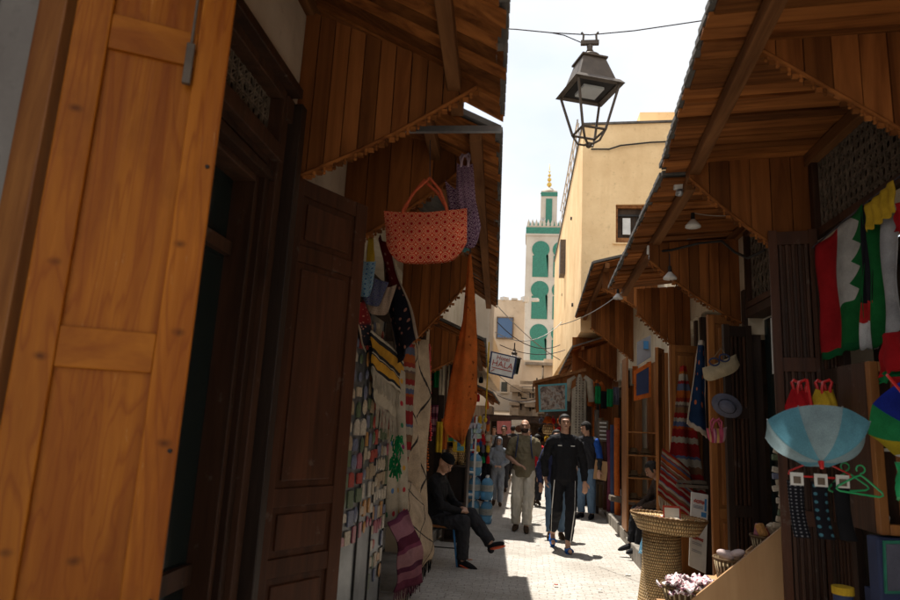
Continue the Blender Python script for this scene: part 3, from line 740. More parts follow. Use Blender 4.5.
# steps along both sides
def step(name, lo, hi, lab, seed):
    m = MB(); rnd = random.Random(seed); y = lo[1]
    while y < hi[1]-.05:
        w = min(rnd.uniform(.5, .9), hi[1]-y); m.box((lo[0]+rnd.uniform(-.01, .01), y, lo[2]), (hi[0], y+w-.006, hi[2]+rnd.uniform(-.006, .006))); y += w
    return tag(m.build(name, 'stone', bevel=.012), lab, 'step')
step('stone_step', (-1.6, 2.6, -.05), (-1.04, 7.9, .15), 'long low stone step below the rugs on the left', 1)
step('stone_step', (-1.6, 8.0, -.05), (-1.2, 13.2, .14), 'low stone step behind the seated man in the black beanie', 6)
step('stone_step', (1.42, 6.9, -.05), (2.2, 9.6, .2), 'broad stone step below the seated man in the brown jacket', 2)
step('stone_step', (1.52, 9.62, -.05), (2.2, 12.6, .17), 'worn stone step in front of the shelves of hats', 3)
step('stone_step', (1.62, 12.62, -.05), (2.3, 20, .14), 'far stone step running past the standing rolled goods', 4)
step('stone_step', (1.62, 7.4, .2), (2.2, 9.4, .38), 'upper stone step on which the seated man in brown rests', 5)

# --- yellow building
Yb = thing('yellow_building', 'tall ochre yellow building with one square window behind the canopies', 'building', (2.5, 18, 0))
m = MB()
H_ = 8.55
m.prism([(1.12, 14.0, 3.72), (4.6, 13.8, 3.72), (4.6, 26.5, 3.72), (1.02, 26.5, 3.72)], (0, 0, 1.18)); m.box((2.3, 20, 0), (4.6, 26.5, 3.7)); m.box((1.3, 20.6, 2.4), (2.28, 26.5, 3.7))
wx0, wx1, wz0, wz1 = 1.86, 2.48, 5.72, 6.62
def slab(x0, x1, z0, z1):
    y0 = 14.0-.0575*(x0-1.12); y1 = 14.0-.0575*(x1-1.12)
    m.add([(x0,y0,z0),(x1,y1,z0),(x1,14.35,z0),(x0,14.35,z0),(x0,y0,z1),(x1,y1,z1),(x1,14.35,z1),(x0,14.35,z1)], [(0,3,2,1),(4,5,6,7),(0,1,5,4),(1,2,6,5),(2,3,7,6),(3,0,4,7)])
slab(1.12, wx0, 4.9, H_); slab(wx1, 4.6, 4.9, H_); slab(wx0, wx1, 4.9, wz0); slab(wx0, wx1, wz1, H_)
m.prism([(1.12, 14.35, 4.9), (4.6, 14.35, 4.9), (4.6, 26.5, 4.9), (1.02, 26.5, 4.9)], (0, 0, H_-4.9))
m.build('wall', 'plaster_y', Yb)
m = MB(); m.prism([(1.09, 13.95, H_), (4.65, 13.75, H_), (4.65, 14.15, H_), (1.09, 14.15, H_)], (0, 0, .05)); m.prism([(1.09, 14.15, H_), (1.3, 14.15, H_), (1.2, 26.5, H_), (.98, 26.5, H_)], (0, 0, .09))
m.build('coping', 'cover', Yb, bevel=.01)
m = MB(); m.box((2.66, 15.5, H_), (5.0, 19, H_+1.1)); m.build('roof_hut', 'plaster_y', Yb)
m = MB(); pts = [(1.3, 13.93, 7.93), (1.7, 13.91, 7.92), (1.95, 13.89, 8.0), (2.6, 13.86, 8.06), (4.2, 13.76, 8.09)]; m.tube(pts, .02, 5); m.build('wall_cable', 'iron', Yb)
wf = MB(); y = 14.05
for a, b, c, d_ in ((wx0, wz0, wx0+.05, wz1), (wx1-.05, wz0, wx1, wz1), (wx0+.05, wz1-.06, wx1-.05, wz1), (wx0+.05, wz0, wx1-.05, wz0+.14)):
    wf.box((a, y-.04, b), (c, y+.05, d_))
wf = wf.build('window', 'beam', Yb)
m = MB(); m.box((wx0+.05, y+.06, wz0+.1), (wx1-.05, y+.08, wz1-.05)); m.build('pane', 'dim', wf)
m = MB()
for i in range(7): m.box((wx0+.07+i*.08, y+.02, wz0+.14), (wx0+.078+i*.08, y+.03, wz1-.22))
m.box((wx0+.05, y+.01, wz1-.24), (wx1-.05, y+.035, wz1-.2)); m.build('window_bars', 'iron', wf)
m = MB(); m.box((2.02, y-.01, 5.95), (2.19, y+.018, 6.33)); m.build('window_cloth', 'white', wf)
m = MB(); m.box((wx0-.06, 13.9, wz0-.03), (wx1+.06, 14.02, wz0+.0)); m.build('sill', 'plaster_y', wf)
m = MB()   # terrace railing along the lane side
for i in range(9):
    y = 14.9+i*.85; m.tube([(1.13, y, H_), (1.05, y, H_+.6)], .02, 5)
m.tube([(1.06, 14.9, H_+.6), (1.0, 21.7, H_+.6)], .022, 5); m.tube([(1.09, 14.9, H_+.5), (1.03, 21.7, H_+.3)], .015, 5)
m.build('roof_railing', 'wirel', Yb)
m = MB(); m.cb((1.0, 19.8, 6.9), (.18, .6, 1.1)); m.build('wall_vent', 'lamp', Yb)
for (y, z) in ((17, 7.3), (16, 4.7), (21, 6)): 
    m = MB(); m.lathe([(.001, 0), (.05, 0), (.05, .04), (.001, .04)], (1.09, y, z), 8, rot=Matrix.Rotation(-PI/2, 3, 'Y')); m.build('wall_hole', 'iron', Yb)

# --- minaret
MY = 80.0; mx0, mx1 = -.62, 4.4; k = MY/45.0
mz = lambda z: 1.6+(z-1.6)*k
N = thing('minaret', 'white square minaret with green tiled arches and gilded finial', 'tower', ((mx0+mx1)/2, MY+2, 0))
top = mz(15.35)
m = MB(); m.box((mx0, MY, 0), (mx1, MY+4.2, top)); m.build('shaft', 'minaret', N)
m = MB(); m.box((mx0-.12, MY-.12, top), (mx1+.12, MY+4.3, top+.25)); 
for i in range(10):
    x = lerp(mx0+.25, mx1-.25, i/9); m.prism([(x-.19, MY-.08, mz(16.05)), (x+.19, MY-.08, mz(16.05)), (x+.19, MY-.08, mz(16.25)), (x, MY-.08, mz(16.62)), (x-.19, MY-.08, mz(16.25))], (0, .3, 0))
m.box((mx0, MY, top+.25), (mx1, MY+4.2, mz(16.1))); m.build('parapet', 'minaret', N)
m = MB(); m.box((mx0-.03, MY-.05, mz(15.45)), (mx1+.03, MY-.01, mz(15.98))); m.box((mx0-.06, MY-.03, mz(15.45)), (mx0-.01, MY+4.2, mz(15.98)));
for i in range(9):
    x = lerp(mx0+.45, mx1-.45, i/8); m.prism([(x-.1, MY-.11, mz(16.1)), (x+.1, MY-.11, mz(16.1)), (x, MY-.11, mz(16.45))], (0, .02, 0))
m.build('tile_band', 'tile_g', N)
def horseshoe(cx, zb, zt, w, y, nm):
    m = MB(); r = w*.56; zc = zt-r; P = [(cx-w*.5, y, zb), (cx+w*.5, y, zb), (cx+w*.5, y, zc-r*.75), (cx+w*.36, y, zc-r*.7)]
    for i in range(17):
        a = -PI*.28+(PI*1.56)*i/16; P.append((cx+r*math.cos(a), y, zc+r*math.sin(a)))
    P += [(cx-w*.36, y, zc-r*.7), (cx-w*.5, y, zc-r*.75)]
    m.prism(P, (0, .04, 0)); m.build(nm, 'tile_g', N)
cxs = (aY(540, 280, MY).x, aY(561, 280, MY).x)
for (pb, pt_) in ((277, 241), (319, 281), (361, 324)):
    zb, zt = aY(540, pb, MY).z, aY(540, pt_, MY).z
    for cx in cxs: horseshoe(cx, zb, zt, 2.0, MY-.06, 'arch_panel')
z0, z1 = mz(16.5), aY(548, 188, MY).z
lx0, lx1 = aY(541, 205, MY).x, aY(557.5, 205, MY).x
m = MB(); m.box((lx0, MY+1, z0-1), (lx1, MY+3.1, z1)); m.lathe([(1.15, 0), (1.0, .25), (.55, .6), (.15, .8), (.01, .85)], ((lx0+lx1)/2, MY+2, z1), 16); m.build('lantern_tower', 'minaret', N)
m = MB(); m.box((lx0+.65, MY+.93, z0), (lx1-.65, MY+.99, z1-1.1)); m.box((lx0-.03, MY+.93, z1-.75), (lx1+.03, MY+.99, z1-.2)); m.build('tile_panel', 'tile_g', N)
cxm = (lx0+lx1)/2; m = MB(); zf = z1+.8
m.tube([(cxm, MY+2, zf-.2), (cxm, MY+2, aY(549, 158, MY).z)], .05, 6)
for q, r_ in ((.45, .34), (1.15, .28), (1.75, .22), (2.3, .14)): m.ell((cxm, MY+2, zf+q), (r_, r_, r_))
m.build('finial', 'gold', N, smooth=True)
m = MB(); m.lathe([(.02, 0), (.28, .3), (.3, .32)], (lx0+.35, MY+.6, z0+.3), 10, rot=Matrix.Rotation(PI/2, 3, 'X')); m.build('loudspeaker', 'white', N)

# --- buildings closing the lane
F = thing('house', 'cream house with a blue window and a small window closing the lane', 'building', (-.8, 28, 0))
m = MB(); m.box((-6, 27.9, 2.3), (-.2, 33, 7.15)); m.box((-.2, 27.92, 2.3), (.62, 33, 4.5)); m.box((-6, 29, 7.15), (-1.75, 33, 8)); m.build('wall', 'plaster_b', F)
m = MB(); 
for i in range(14): m.cb((-5.6+i*.45, 28.0, 7.2), (.3, .25, .16+.1*math.sin(i*2.2)), Matrix.Rotation(i*.7, 3, 'Z'))
m.build('roof_rubble', 'white', F)
p0, p1 = aY(498, 318, 27.87), aY(512, 338, 27.87)
w = MB(); w.box((p0.x, 27.82, p1.z), (p1.x, 27.88, p0.z)); w = w.build('window', 'blueglass', F)
m = MB(); m.box((p0.x-.05, 27.8, p1.z-.05), (p0.x, 27.9, p0.z+.05)); m.box((p1.x, 27.8, p1.z-.05), (p1.x+.05, 27.9, p0.z+.05)); m.box((p0.x, 27.8, p0.z), (p1.x, 27.9, p0.z+.05)); m.box((p0.x, 27.8, p1.z-.05), (p1.x, 27.9, p1.z)); m.build('frame', 'greywood', w)
p0, p1 = aY(501.5, 382, 27.87), aY(507, 392, 27.87)
w = MB(); w.box((p0.x, 27.82, p1.z), (p1.x, 27.88, p0.z)); w = w.build('window', 'darkglass', F)
m = MB(); m.box((p0.x-.04, 27.8, p1.z-.06), (p1.x+.04, 27.9, p1.z)); m.build('sill', 'plaster_b', w)
m = MB(); m.box((-.1, 27.7, 4.3), (1.9, 28.9, 4.42)); m.build('ledge', 'stone', F)
F2 = thing('house', 'far pale house above the end of the lane behind the minaret foot', 'building', (0, 46, 0))
m = MB(); m.box((-9, 44, 0), (8, 50, 6.2)); m.box((.7, 27.95, 0), (6, 36, 4.6)); m.build('wall', 'plaster_b', F2)
m = MB()
for i in range(5): m.box((-1.5+i*.8, 43.9, 3.4), (-1.15+i*.8, 43.99, 4.1))
m.build('window', 'darkglass', F2)
m = MB(); m.box((-2.6, 25.5, 0), (-1.35, 27.5, 2.4)); o = m.build('stall_booth', 'greywood'); tag(o, 'small grey wooden booth at the far left end of the lane', 'booth')

# ------------------------------------------------------------------ street lamp on wires
LY = 4.3; lc = Vector((.385, LY, 0))
T = thing('street_lamp', 'grey brown four sided lantern hanging from a cable over the lane', 'lantern', (lc.x, LY, 3.57))
def sq(z, h, rot=R(20)):
    return [Vector((lc.x+.86*h*1.414*math.cos(rot+PI/4+k*PI/2), LY+.86*h*1.414*math.sin(rot+PI/4+k*PI/2), z)) for k in range(4)]
def frust(m, z0, h0, z1, h1):
    a, b = sq(z0, h0), sq(z1, h1); m.add(a+b, [(3,2,1,0),(4,5,6,7)]+[(i,(i+1)%4,4+(i+1)%4,4+i) for i in range(4)])
m = MB(); frust(m, 4.035, .165, 4.225, .10); frust(m, 4.225, .115, 4.24, .115); m.build('roof', 'lamp', T, bevel=.004)
m = MB(); a, b = sq(4.0, .215), sq(4.0, .165); c, d = sq(4.035, .185), sq(4.035, .16)
m.add(a+b+c+d, [(i,(i+1)%4,4+(i+1)%4,4+i) for i in range(4)]+[(8+(i+1)%4,8+i,12+i,12+(i+1)%4) for i in range(4)]+[(i,8+i,8+(i+1)%4,(i+1)%4) for i in range(4)]+[(4+i,4+(i+1)%4,12+(i+1)%4,12+i) for i in range(4)])
m.build('rim', 'lamp', T)
m = MB(); frust(m, 4.005, .155, 4.03, .155); m.build('ceiling_plate', 'iron', T)
m = MB(); frust(m, 3.985, .09, 4.004, .09); m.build('lamp_glass', 'lampin', T)
a, b = sq(4.0, .18), sq(3.68, .10)
for i in range(4): m = MB(); m.tube([a[i], b[i]], .0095, 6); m.build('post', 'lamp', T)
m = MB()
for i in range(4): m.tube([b[i], b[(i+1) % 4]], .009, 6)
m.build('lower_frame', 'lamp', T)
m = MB()
for i in range(4):
    o_ = Vector((lc.x, LY, 3.6)); m.tube([b[i], b[i].lerp(o_, .35)+Vector((0,0,-.045)), b[i].lerp(o_, .75)+Vector((0,0,-.03)), o_], .0085, 6)
m.ell((lc.x, LY, 3.585), .022); m.build('bottom_finial', 'lamp', T, smooth=True)
m = MB(); m.lathe([(.001,4.30),(.03,4.30),(.075,4.27),(.08,4.255),(.06,4.24),(.001,4.24)], (lc.x, LY, 0), 20); m.lathe([(.001,4.3),(.035,4.3),(.02,4.33),(.022,4.36),(.001,4.37)], (lc.x, LY, 0), 14)
m.build('cap', 'lamp', T, smooth=True)
m = MB(); m.cb((lc.x, LY, 4.385), (.13, .03, .03)); m.tube([(lc.x-.05, LY, 4.38), (lc.x-.045, LY, 4.45), (lc.x-.06, LY, 4.47)], .008, 6); m.tube([(lc.x+.05, LY, 4.38), (lc.x+.045, LY, 4.45), (lc.x+.06, LY, 4.47)], .008, 6)
m.build('bracket', 'lamp', T)
m = MB(); m.tube([(-.85, LY+.05, 4.6), (-.16, LY, 4.51), (.1, LY, 4.475), (.385, LY, 4.45), (.7, LY, 4.475), (1.3, LY, 4.56), (2.0, LY, 4.7)], .0045, 6)
m.tube([(.1, LY, 4.475), (.2, LY, 4.45), (.33, LY, 4.385)], .004, 5)
tag(m.build('cable', 'wire'), 'thin purple black cable holding up the big lantern', 'cable')

# bulbs under the canopy
def bulb(px, py, y, topz, label, shade=True):
    p = aY(px, py, y); T = thing('hanging_bulb', label, 'lamp', p, 'small pendant lamps under the right canopies')
    m = MB(); m.lathe([(.018, .055), (.03, .04), (.06, .005), (.062, -.01), (.001, -.012)], p, 18); m.build('shade', 'white', T, smooth=True)
    m = MB(); m.lathe([(.001, .11), (.016, .11), (.018, .05), (.001, .05)], p, 12); m.build('socket', 'iron', T)
    m = MB(); m.tube([p+Vector((0,0,.1)), Vector((p.x, p.y, topz))], .004, 5); m.build('cord', 'wire', T)
bulb(693, 226, 5.2, 3.35, 'white shaded pendant lamp nearest below the scalloped panel')
bulb(670, 278, 5.9, 3.25, 'white shaded pendant lamp hanging lower on a long cord')
bulb(618, 298, 7.9, 3.2, 'small white lamp hanging at the far end of the lamp canopy')
def flood(px, py, y, label):
    p = aY(px, py, y); T = thing('floodlight', label, 'floodlight', p, 'floodlights fixed under the right eave')
    m = MB(); m.cb(p, (.09, .04, .085), Matrix.Rotation(.2, 3, 'X')); m.build('housing', 'white', T, bevel=.006)
    m = MB(); m.lathe([(.001, 0), (.03, 0), (.035, -.035), (.001, -.04)], p+Vector((.0, 0, -.05)), 14); m.build('sensor', 'zinc', T, smooth=True)
    m = MB(); m.bar(p+Vector((0, .02, .03)), p+Vector((.06, .05, .12)), .02, .01); m.build('bracket', 'iron', T)
flood(680, 184, 4.7, 'white floodlight close to the tip of the upper scalloped panel')
flood(652, 250, 6.0, 'white floodlight at the tip of the second scalloped panel')
def cable(pts, r, label, mat='wire', nm='cable'):
    m = MB(); m.tube(pts, r, 5); return tag(m.build(nm, mat), label, 'cable')
def sagl(a, b, sag=.1, n=10):
    a, b = Vector(a), Vector(b); return [a.lerp(b, i/n)-Vector((0, 0, sag*4*(i/n)*(1-i/n))) for i in range(n+1)]
cable([aY(655, 252, 6.0), aY(672, 250, 5.9), aY(700, 243, 5.7), aY(722, 241, 5.4), aY(735, 252, 5.3), aY(748, 258, 5.2), aY(765, 250, 5.0)], .012, 'thick dark cable looping below the lamp canopy', 'iron')
cable(sagl(aY(694, 213, 5.2), aY(740, 214, 5.4), .02), .004, 'thin wire running right from the nearest pendant lamp', 'wirel')
cable(sagl(aY(560, 325, 9.4), aY(622, 292, 8.1), .06), .006, 'pale wire stretched from the lamp canopy to the left', 'wirel')
cable(sagl(aY(612, 288, 8.1), aY(643, 235, 12), .0), .01, 'pale wire slanting across the square window of the yellow building', 'wirel')
rw = random.Random(3)
for i, (a, b, s_) in enumerate([((497, 322, 12), (560, 345, 15), .25), ((495, 332, 12.5), (562, 322, 15), .3), ((500, 345, 13), (565, 350, 16), .15), ((490, 388, 15), (560, 388, 17), .35), ((497, 395, 15), (560, 381, 16), .3), ((492, 300, 12), (560, 360, 16), .1), ((495, 372, 20), (555, 395, 22), .3)]):
    cable(sagl(aY(*a), aY(*b), s_), .009, ['grey wire highest over the lane before the cream house', 'grey wire passing just below the blue window', 'grey wire crossing level over the hotel sign', 'dark wire sagging low behind the hotel sign', 'dark wire reaching the corner of the poster stall', 'long wire slanting down across the blue window', 'far wire sagging above the pink stall sign', 'far wire slanting down to the pipe frames'][i], 'wirel' if i % 2 else 'wire')

# pipe frames + dish on cream house
T = thing('pipe_frame', 'rusty scaffold of pipe frames on the cream house', 'scaffold', (0, 27, 3.5))
def pipe(pts): m = MB(); m.tube([aY(*p, 26.5) for p in pts], .03, 5); m.build('pipe', 'iron', T)
pipe([(519, 405), (519, 387), (533, 387), (533, 412)]); pipe([(521, 410), (521, 392), (530, 392), (530, 411)]); pipe([(533, 387), (545, 381)]); pipe([(519, 398), (544, 400)]); pipe([(537, 400), (537, 378)])

# hotel sign + wall lantern
SY = 11.0
T = thing('hotel_sign', 'tilted white hotel sign with red lettering and navy border', 'sign', aY(503, 366, SY))
c = [aY(491, 351, SY), aY(517, 357, SY), aY(513, 379, SY), aY(488, 373, SY)]
m = MB(); m.prism(c[::-1], (0, .04, 0)); m.build('board', 'navy', T)
cc = sum(c, Vector())/4; c2 = [cc+(q-cc)*.88+Vector((0, -.006, 0)) for q in c]
m = MB(); m.prism(c2[::-1], (0, .005, 0)); m.build('face', 'white', T)
M['signred'] = flat('sign red paint', (.38, .05, .03), .6)
rt = (c[1]-c[0]).normalized(); dn_ = (c[3]-c[0])
text('lettering', 'Hotel', c[0].lerp(c[1], .5)+dn_*.22+Vector((0, -.012, 0)), .10, 'signred', parent=T, right=rt)
text('lettering', 'HALA', c[0].lerp(c[1], .5)+dn_*.5+Vector((0, -.012, 0)), .145, 'signred', parent=T, right=rt)
m = MB(); q0 = c[0]+dn_*.7; m.bar(q0+rt*.05+Vector((0,-.01,0)), q0+rt*.4+Vector((0,-.01,0)), .004, .012); m.bar(c[0]+dn_*.9+rt*.04+Vector((0,-.01,0)), c[0]+dn_*.78+rt*.1+Vector((0,-.01,0)), .004, .012); m.build('underline', 'signred', T)
m = MB(); m.tube([c[0].lerp(c[3], .5), aY(475, 362, SY)], .012, 6); m.build('arm', 'iron', T)
LP2 = aY(514, 366, 12.5)
T = thing('wall_lantern', 'small dark lantern partly hidden behind the hotel sign', 'lantern', LP2)
m = MB(); m.lathe([(.001,.34),(.02,.34),(.03,.28),(.06,.26),(.05,.22),(.14,.16),(.15,.14),(.001,.14)], LP2, 8); m.build('cap', 'lamp', T)
m = MB(); m.lathe([(.13,.14),(.08,-.16),(.001,-.18)], LP2, 6); m.build('glass', 'darkglass', T)
m = MB(); m.tube([LP2+Vector((0,0,.33)), LP2+Vector((0,0,.45))], .012, 6); m.build('stem', 'iron', T)

# ------------------------------------------------------------------ hung goods, left side
def tote(tl, tr, bl, br, th, mat, label, hx=(.28, .72), hh=.2, cat='bag', nm='tote_bag', hmat=None):
    tl, tr, bl, br = map(Vector, (tl, tr, bl, br)); cc = (tl+tr+bl+br)/4; T = thing(nm, label, cat, cc, None)
    n = (tr-tl).cross(bl-tl).normalized(); hgt = (tl-bl).length
    m = MB()
    def fn(sgn):
        def f(u, v):
            p = lerp(lerp(bl, br, u), lerp(tl, tr, u), v)
            b = math.sin(PI*u)**.5*(.35+.65*math.sin(PI*min(1, v*.9+.08)))
            ed = (2*u-1)
            p = p+(-n if sgn > 0 else n)*th*.5*b*(1 if sgn > 0 else .8)
            p.z -= hgt*.07*(1-ed*ed)*v; p.z += .36*hgt*abs(ed)**5*(1-v)
            return p+n*.004*math.sin(u*17+v*5)
        return f
    m.grid(fn(1), 20, 14); m.grid(fn(-1), 20, 14); m.build('body', mat, T, smooth=True)
    if hh:
        for s_ in (-1, 1):
            m = MB(); a = lerp(tl, tr, hx[0])+n*th*.2*s_; b = lerp(tl, tr, hx[1])+n*th*.2*s_; top = (a+b)/2+Vector((-.02*s_, 0, hh))
            m.tube([a-Vector((0,0,.03)), a, a.lerp(top, .5)+Vector((-.012,0,.01)), a.lerp(top, .93), top, b.lerp(top, .93), b.lerp(top, .5)+Vector((.012,0,.01)), b, b-Vector((0,0,.03))], .0085, 6)
            m.build('handle', hmat or mat, T, smooth=True)
    return T
y = 3.5
tote(aY(384, 211, y), aY(467, 208, y), aY(385, 264, y), aY(466, 262, y), .10, 'tote_r', 'orange red tote bag with ringed pattern and long handles', hx=(.24, .76), hh=.19, hmat='tote_h')
y = 3.72
tote(aY(445, 180, y), aY(475, 196, y), aY(449, 244, y), aY(480, 250, y), .05, 'tote_p', 'plum and white patterned bag hanging behind the orange red tote', hh=0)
tote(aY(457, 163, y-.05), aY(473, 163, y-.05), aY(455, 205, y-.05), aY(475, 215, y-.05), .03, 'tote_p', 'second plum bag half hidden at the canopy tip', hh=.06)
y = 3.75
tote(aY(355, 257, y), aY(376, 261, y), aY(352, 295, y), aY(372, 298, y), .03, 'pouch_b', 'light blue flat pouch with rings beside the dark door leaf', hh=0, nm='pouch', cat='pouch')
tote(aY(366, 272, y+.1), aY(389, 282, y+.1), aY(361, 303, y+.1), aY(382, 308, y+.1), .03, 'pouch_n', 'navy ringed pouch behind the light blue one', hh=0, nm='pouch', cat='pouch')
tote(aY(383, 286, y+.15), aY(397, 284, y+.15), aY(366, 314, y+.15), aY(390, 316, y+.15), .03, 'pouch_c', 'beige speckled pouch, lowest of the hanging pouches', hh=0, nm='pouch', cat='pouch')
m = cloth_quad(aY(368, 238, 3.95), aY(373, 238, 3.95), aY(375, 262, 3.95), aY(366, 262, 3.95), 6, 8, .01); tag(m.build('cloth', 'yellow', smooth=True, solid=.004), 'narrow yellow cloth hanging above the pouches', 'cloth')
p = aY(465, 247, 4.0); m = MB(); rp_ = random.Random(2)
for i in range(60):
    d = Vector((rp_.gauss(0,1), rp_.gauss(0,1), rp_.gauss(0,1))).normalized(); m.tube([p, p+d*.035], .004, 4)
M['teal'] = plainf('teal wool', (.12, .33, .33)); tag(m.build('pompom', 'teal'), 'teal wool pompom between the two big hanging bags', 'pompom')
tag(cable([aY(430, 177, 3.5), (-.61, 3.5, 3.25)], .003, ''), 'string from which the orange red tote hangs', 'string')

# rust brown cloth (folded leather) hanging from a point
y = 4.5
A = aY(470, 254, y); Pm = [(443, 445), (459, 444)]
T = thing('leather_cloth', 'long rust brown leather cloth hanging folded from the canopy', 'cloth', A)
top = A
L0 = [aY(469, 254, y), aY(463, 320, y), aY(450, 380, y-.02), aY(443, 425, y-.02), aY(446, 433, y-.02), aY(461, 444, y-.1)]
Rr = [aY(471, 254, y), aY(475, 300, y), aY(477, 340, y), aY(477, 400, y), aY(474, 412, y), aY(463, 444, y-.1)]
Mi = [aY(470, 254, y-.005), aY(467, 320, y-.05), aY(464, 380, y-.09), aY(462, 415, y-.11), aY(461.5, 430, y-.11), aY(462, 445, y-.1)]
def cat(L_, v):
    x = v*(len(L_)-1); i = min(int(x), len(L_)-2); return L_[i].lerp(L_[i+1], x-i)
def fn(u, v):
    v = 1-v
    a, b, c_ = cat(L0, v), cat(Mi, v), cat(Rr, v)
    w = .006*math.sin(u*21+v*7)*(v)
    p = a.lerp(b, u*2) if u < .5 else b.lerp(c_, u*2-1)
    return p+Vector((0, w, 0))
m = MB(); m.grid(fn, 24, 40); m.build('cloth', 'canvas', T, smooth=True, solid=.006)
m = MB(); m.tube([A, (A.x+.02, y, 3.2)], .004, 5); m.build('cord', 'wire', T)

# big rugs hung on the left
def rug(tl, tr, br, bl, mat, label, nm='rug', cat_='rug', fr=None, **k):
    T = thing(nm, label, cat_, (Vector(tl)+Vector(tr))/2)
    cloth_quad(tl, tr, br, bl, **k).build('cloth', mat, T, smooth=True, solid=.01)
    if fr:
        m = MB(); fringe(m, bl, br, fr[0], fr[1], r=.004); m.build('fringe', 'cream', T)
    return T
rug(aY(378, 235, 4.5), aY(388, 245, 4.3), aY(417, 338, 4.6), aY(395, 366, 5.0), 'redblack', 'dark red and black tribal rug draped behind the tote bag', amp=.02, folds=1.2)
rug(aX(373, 330, -1.05), aX(405, 362, -1.03), aX(400, 394, -1.03), aX(373, 368, -1.05), 'kilim_y', 'mustard and black striped kilim with pale fringe', amp=.015, folds=1, fr=(.12, 40))
rug(aY(374, 352, 5.15), aY(404, 372, 5.15), aY(408, 520, 5.6), aY(378, 530, 5.35), 'pomp', 'cream blanket with small coloured woven dots beside the magnet boards', nm='blanket', cat_='blanket', amp=.03, folds=2)
rug(aX(374, 366, -1.07), aX(404, 385, -1.05), aX(404, 425, -1.05), aX(376, 402, -1.07), 'cream', 'short cream throw with long tassels over the dotted blanket', nm='throw', cat_='throw', amp=.02, folds=2, fr=(.16, 34))
rug(aY(402, 338, 6.1), aY(428, 340, 6.6), aY(424, 520, 6.7), aY(408, 500, 6.2), 'beni', 'tall cream rug with black diamond lines hanging nearest the seated man', amp=.04, folds=1.6)
# bulging draped lower rug
def fn(u, v):
    a = lerp(aY(399, 492, 5.8), aY(427, 600, 6.0), 1-v); b = lerp(aY(410, 492, 6.2), aY(432, 520, 6.4), 1-v)
    p = a.lerp(b, u); bl_ = math.sin(PI*v)*.16; return p+Vector((bl_*.6, -.1*math.sin(PI*u), .0))+Vector((0, .02*math.sin(v*14+u*4), .01*math.sin(u*11)))
T = thing('rug', 'cream rug with a black cross slumped over the step edge', 'rug', (-1.1, 6, .6))
c0, c1, c2, c3 = aY(398, 485, 5.9), aY(412, 480, 6.5), aY(430, 560, 6.3), aY(402, 590, 5.8)
def fn2(u, v):
    p = lerp(lerp(c3, c2, u), lerp(c0, c1, u), v); b = math.sin(PI*v*.9+.1)
    return p+Vector((.13*b*(1-v*.5), -.06*b, 0))+Vector((.01*math.sin(v*17+u*6), 0, 0))
m = MB(); m.grid(fn2, 16, 24); m.build('cloth', 'beni', T, smooth=True, solid=.012)
m = MB(); fringe(m, c3+Vector((.04, 0, .02)), c2+Vector((.02, 0, .05)), .12, 30, 3, .004); m.build('fringe', 'black', T)
c0b, c1b, c2b, c3b = aY(384, 522, 5.3), aY(402, 508, 5.5), aY(420, 582, 5.6), aY(392, 592, 5.3)
def fn3(u, v):
    p = lerp(lerp(c3b, c2b, u), lerp(c0b, c1b, u), v); b = math.sin(PI*v*.8+.15)
    return p+Vector((.09*b, -.05*b, 0))+Vector((.012*math.sin(v*11+u*9), .02*math.sin(u*7+v*3), 0))
T = thing('blanket', 'purple plaid blanket draped over a pile beside the magnet boards', 'blanket', (-1.1, 5.4, .7))
m = MB(); m.grid(fn3, 16, 24); m.build('cloth', 'purple', T, smooth=True, solid=.012)
m = MB(); fringe(m, c3b+Vector((.02, 0, 0)), c2b, .07, 30, 4, .003); m.build('fringe', 'purple', T)
# orange bead strands
for i, (px, mt) in enumerate(((426.5, 'canvas'), (429.5, 'redp'))):
    m = MB(); a, b = aY(px, 345, 7.0), aY(px+1, 470-i*30, 7.0); rnd = random.Random(i)
    for q in range(44): m.ell(a.lerp(b, q/43)+Vector((rnd.uniform(-.006, .006), 0, 0)), (.016, .016, .012), n=7, m=5)
    tag(m.build('bead_strand', mt, smooth=True), ['orange bead strand beside the tall cream rug', 'shorter red bead strand right of the orange one'][i], 'beads')
m = MB(); rnd = random.Random(8)
for i in range(90):
    p = aY(396, 455, 5.0)+Vector((rnd.uniform(-.04, .04), rnd.uniform(-.03, .03), rnd.uniform(-.15, .15))); m.tube([p, p+Vector((rnd.uniform(-.02,.02), 0, -.05))], .006, 4)
tag(m.build('tassel', 'green'), 'green wool tassel on the cream blanket', 'tassel')

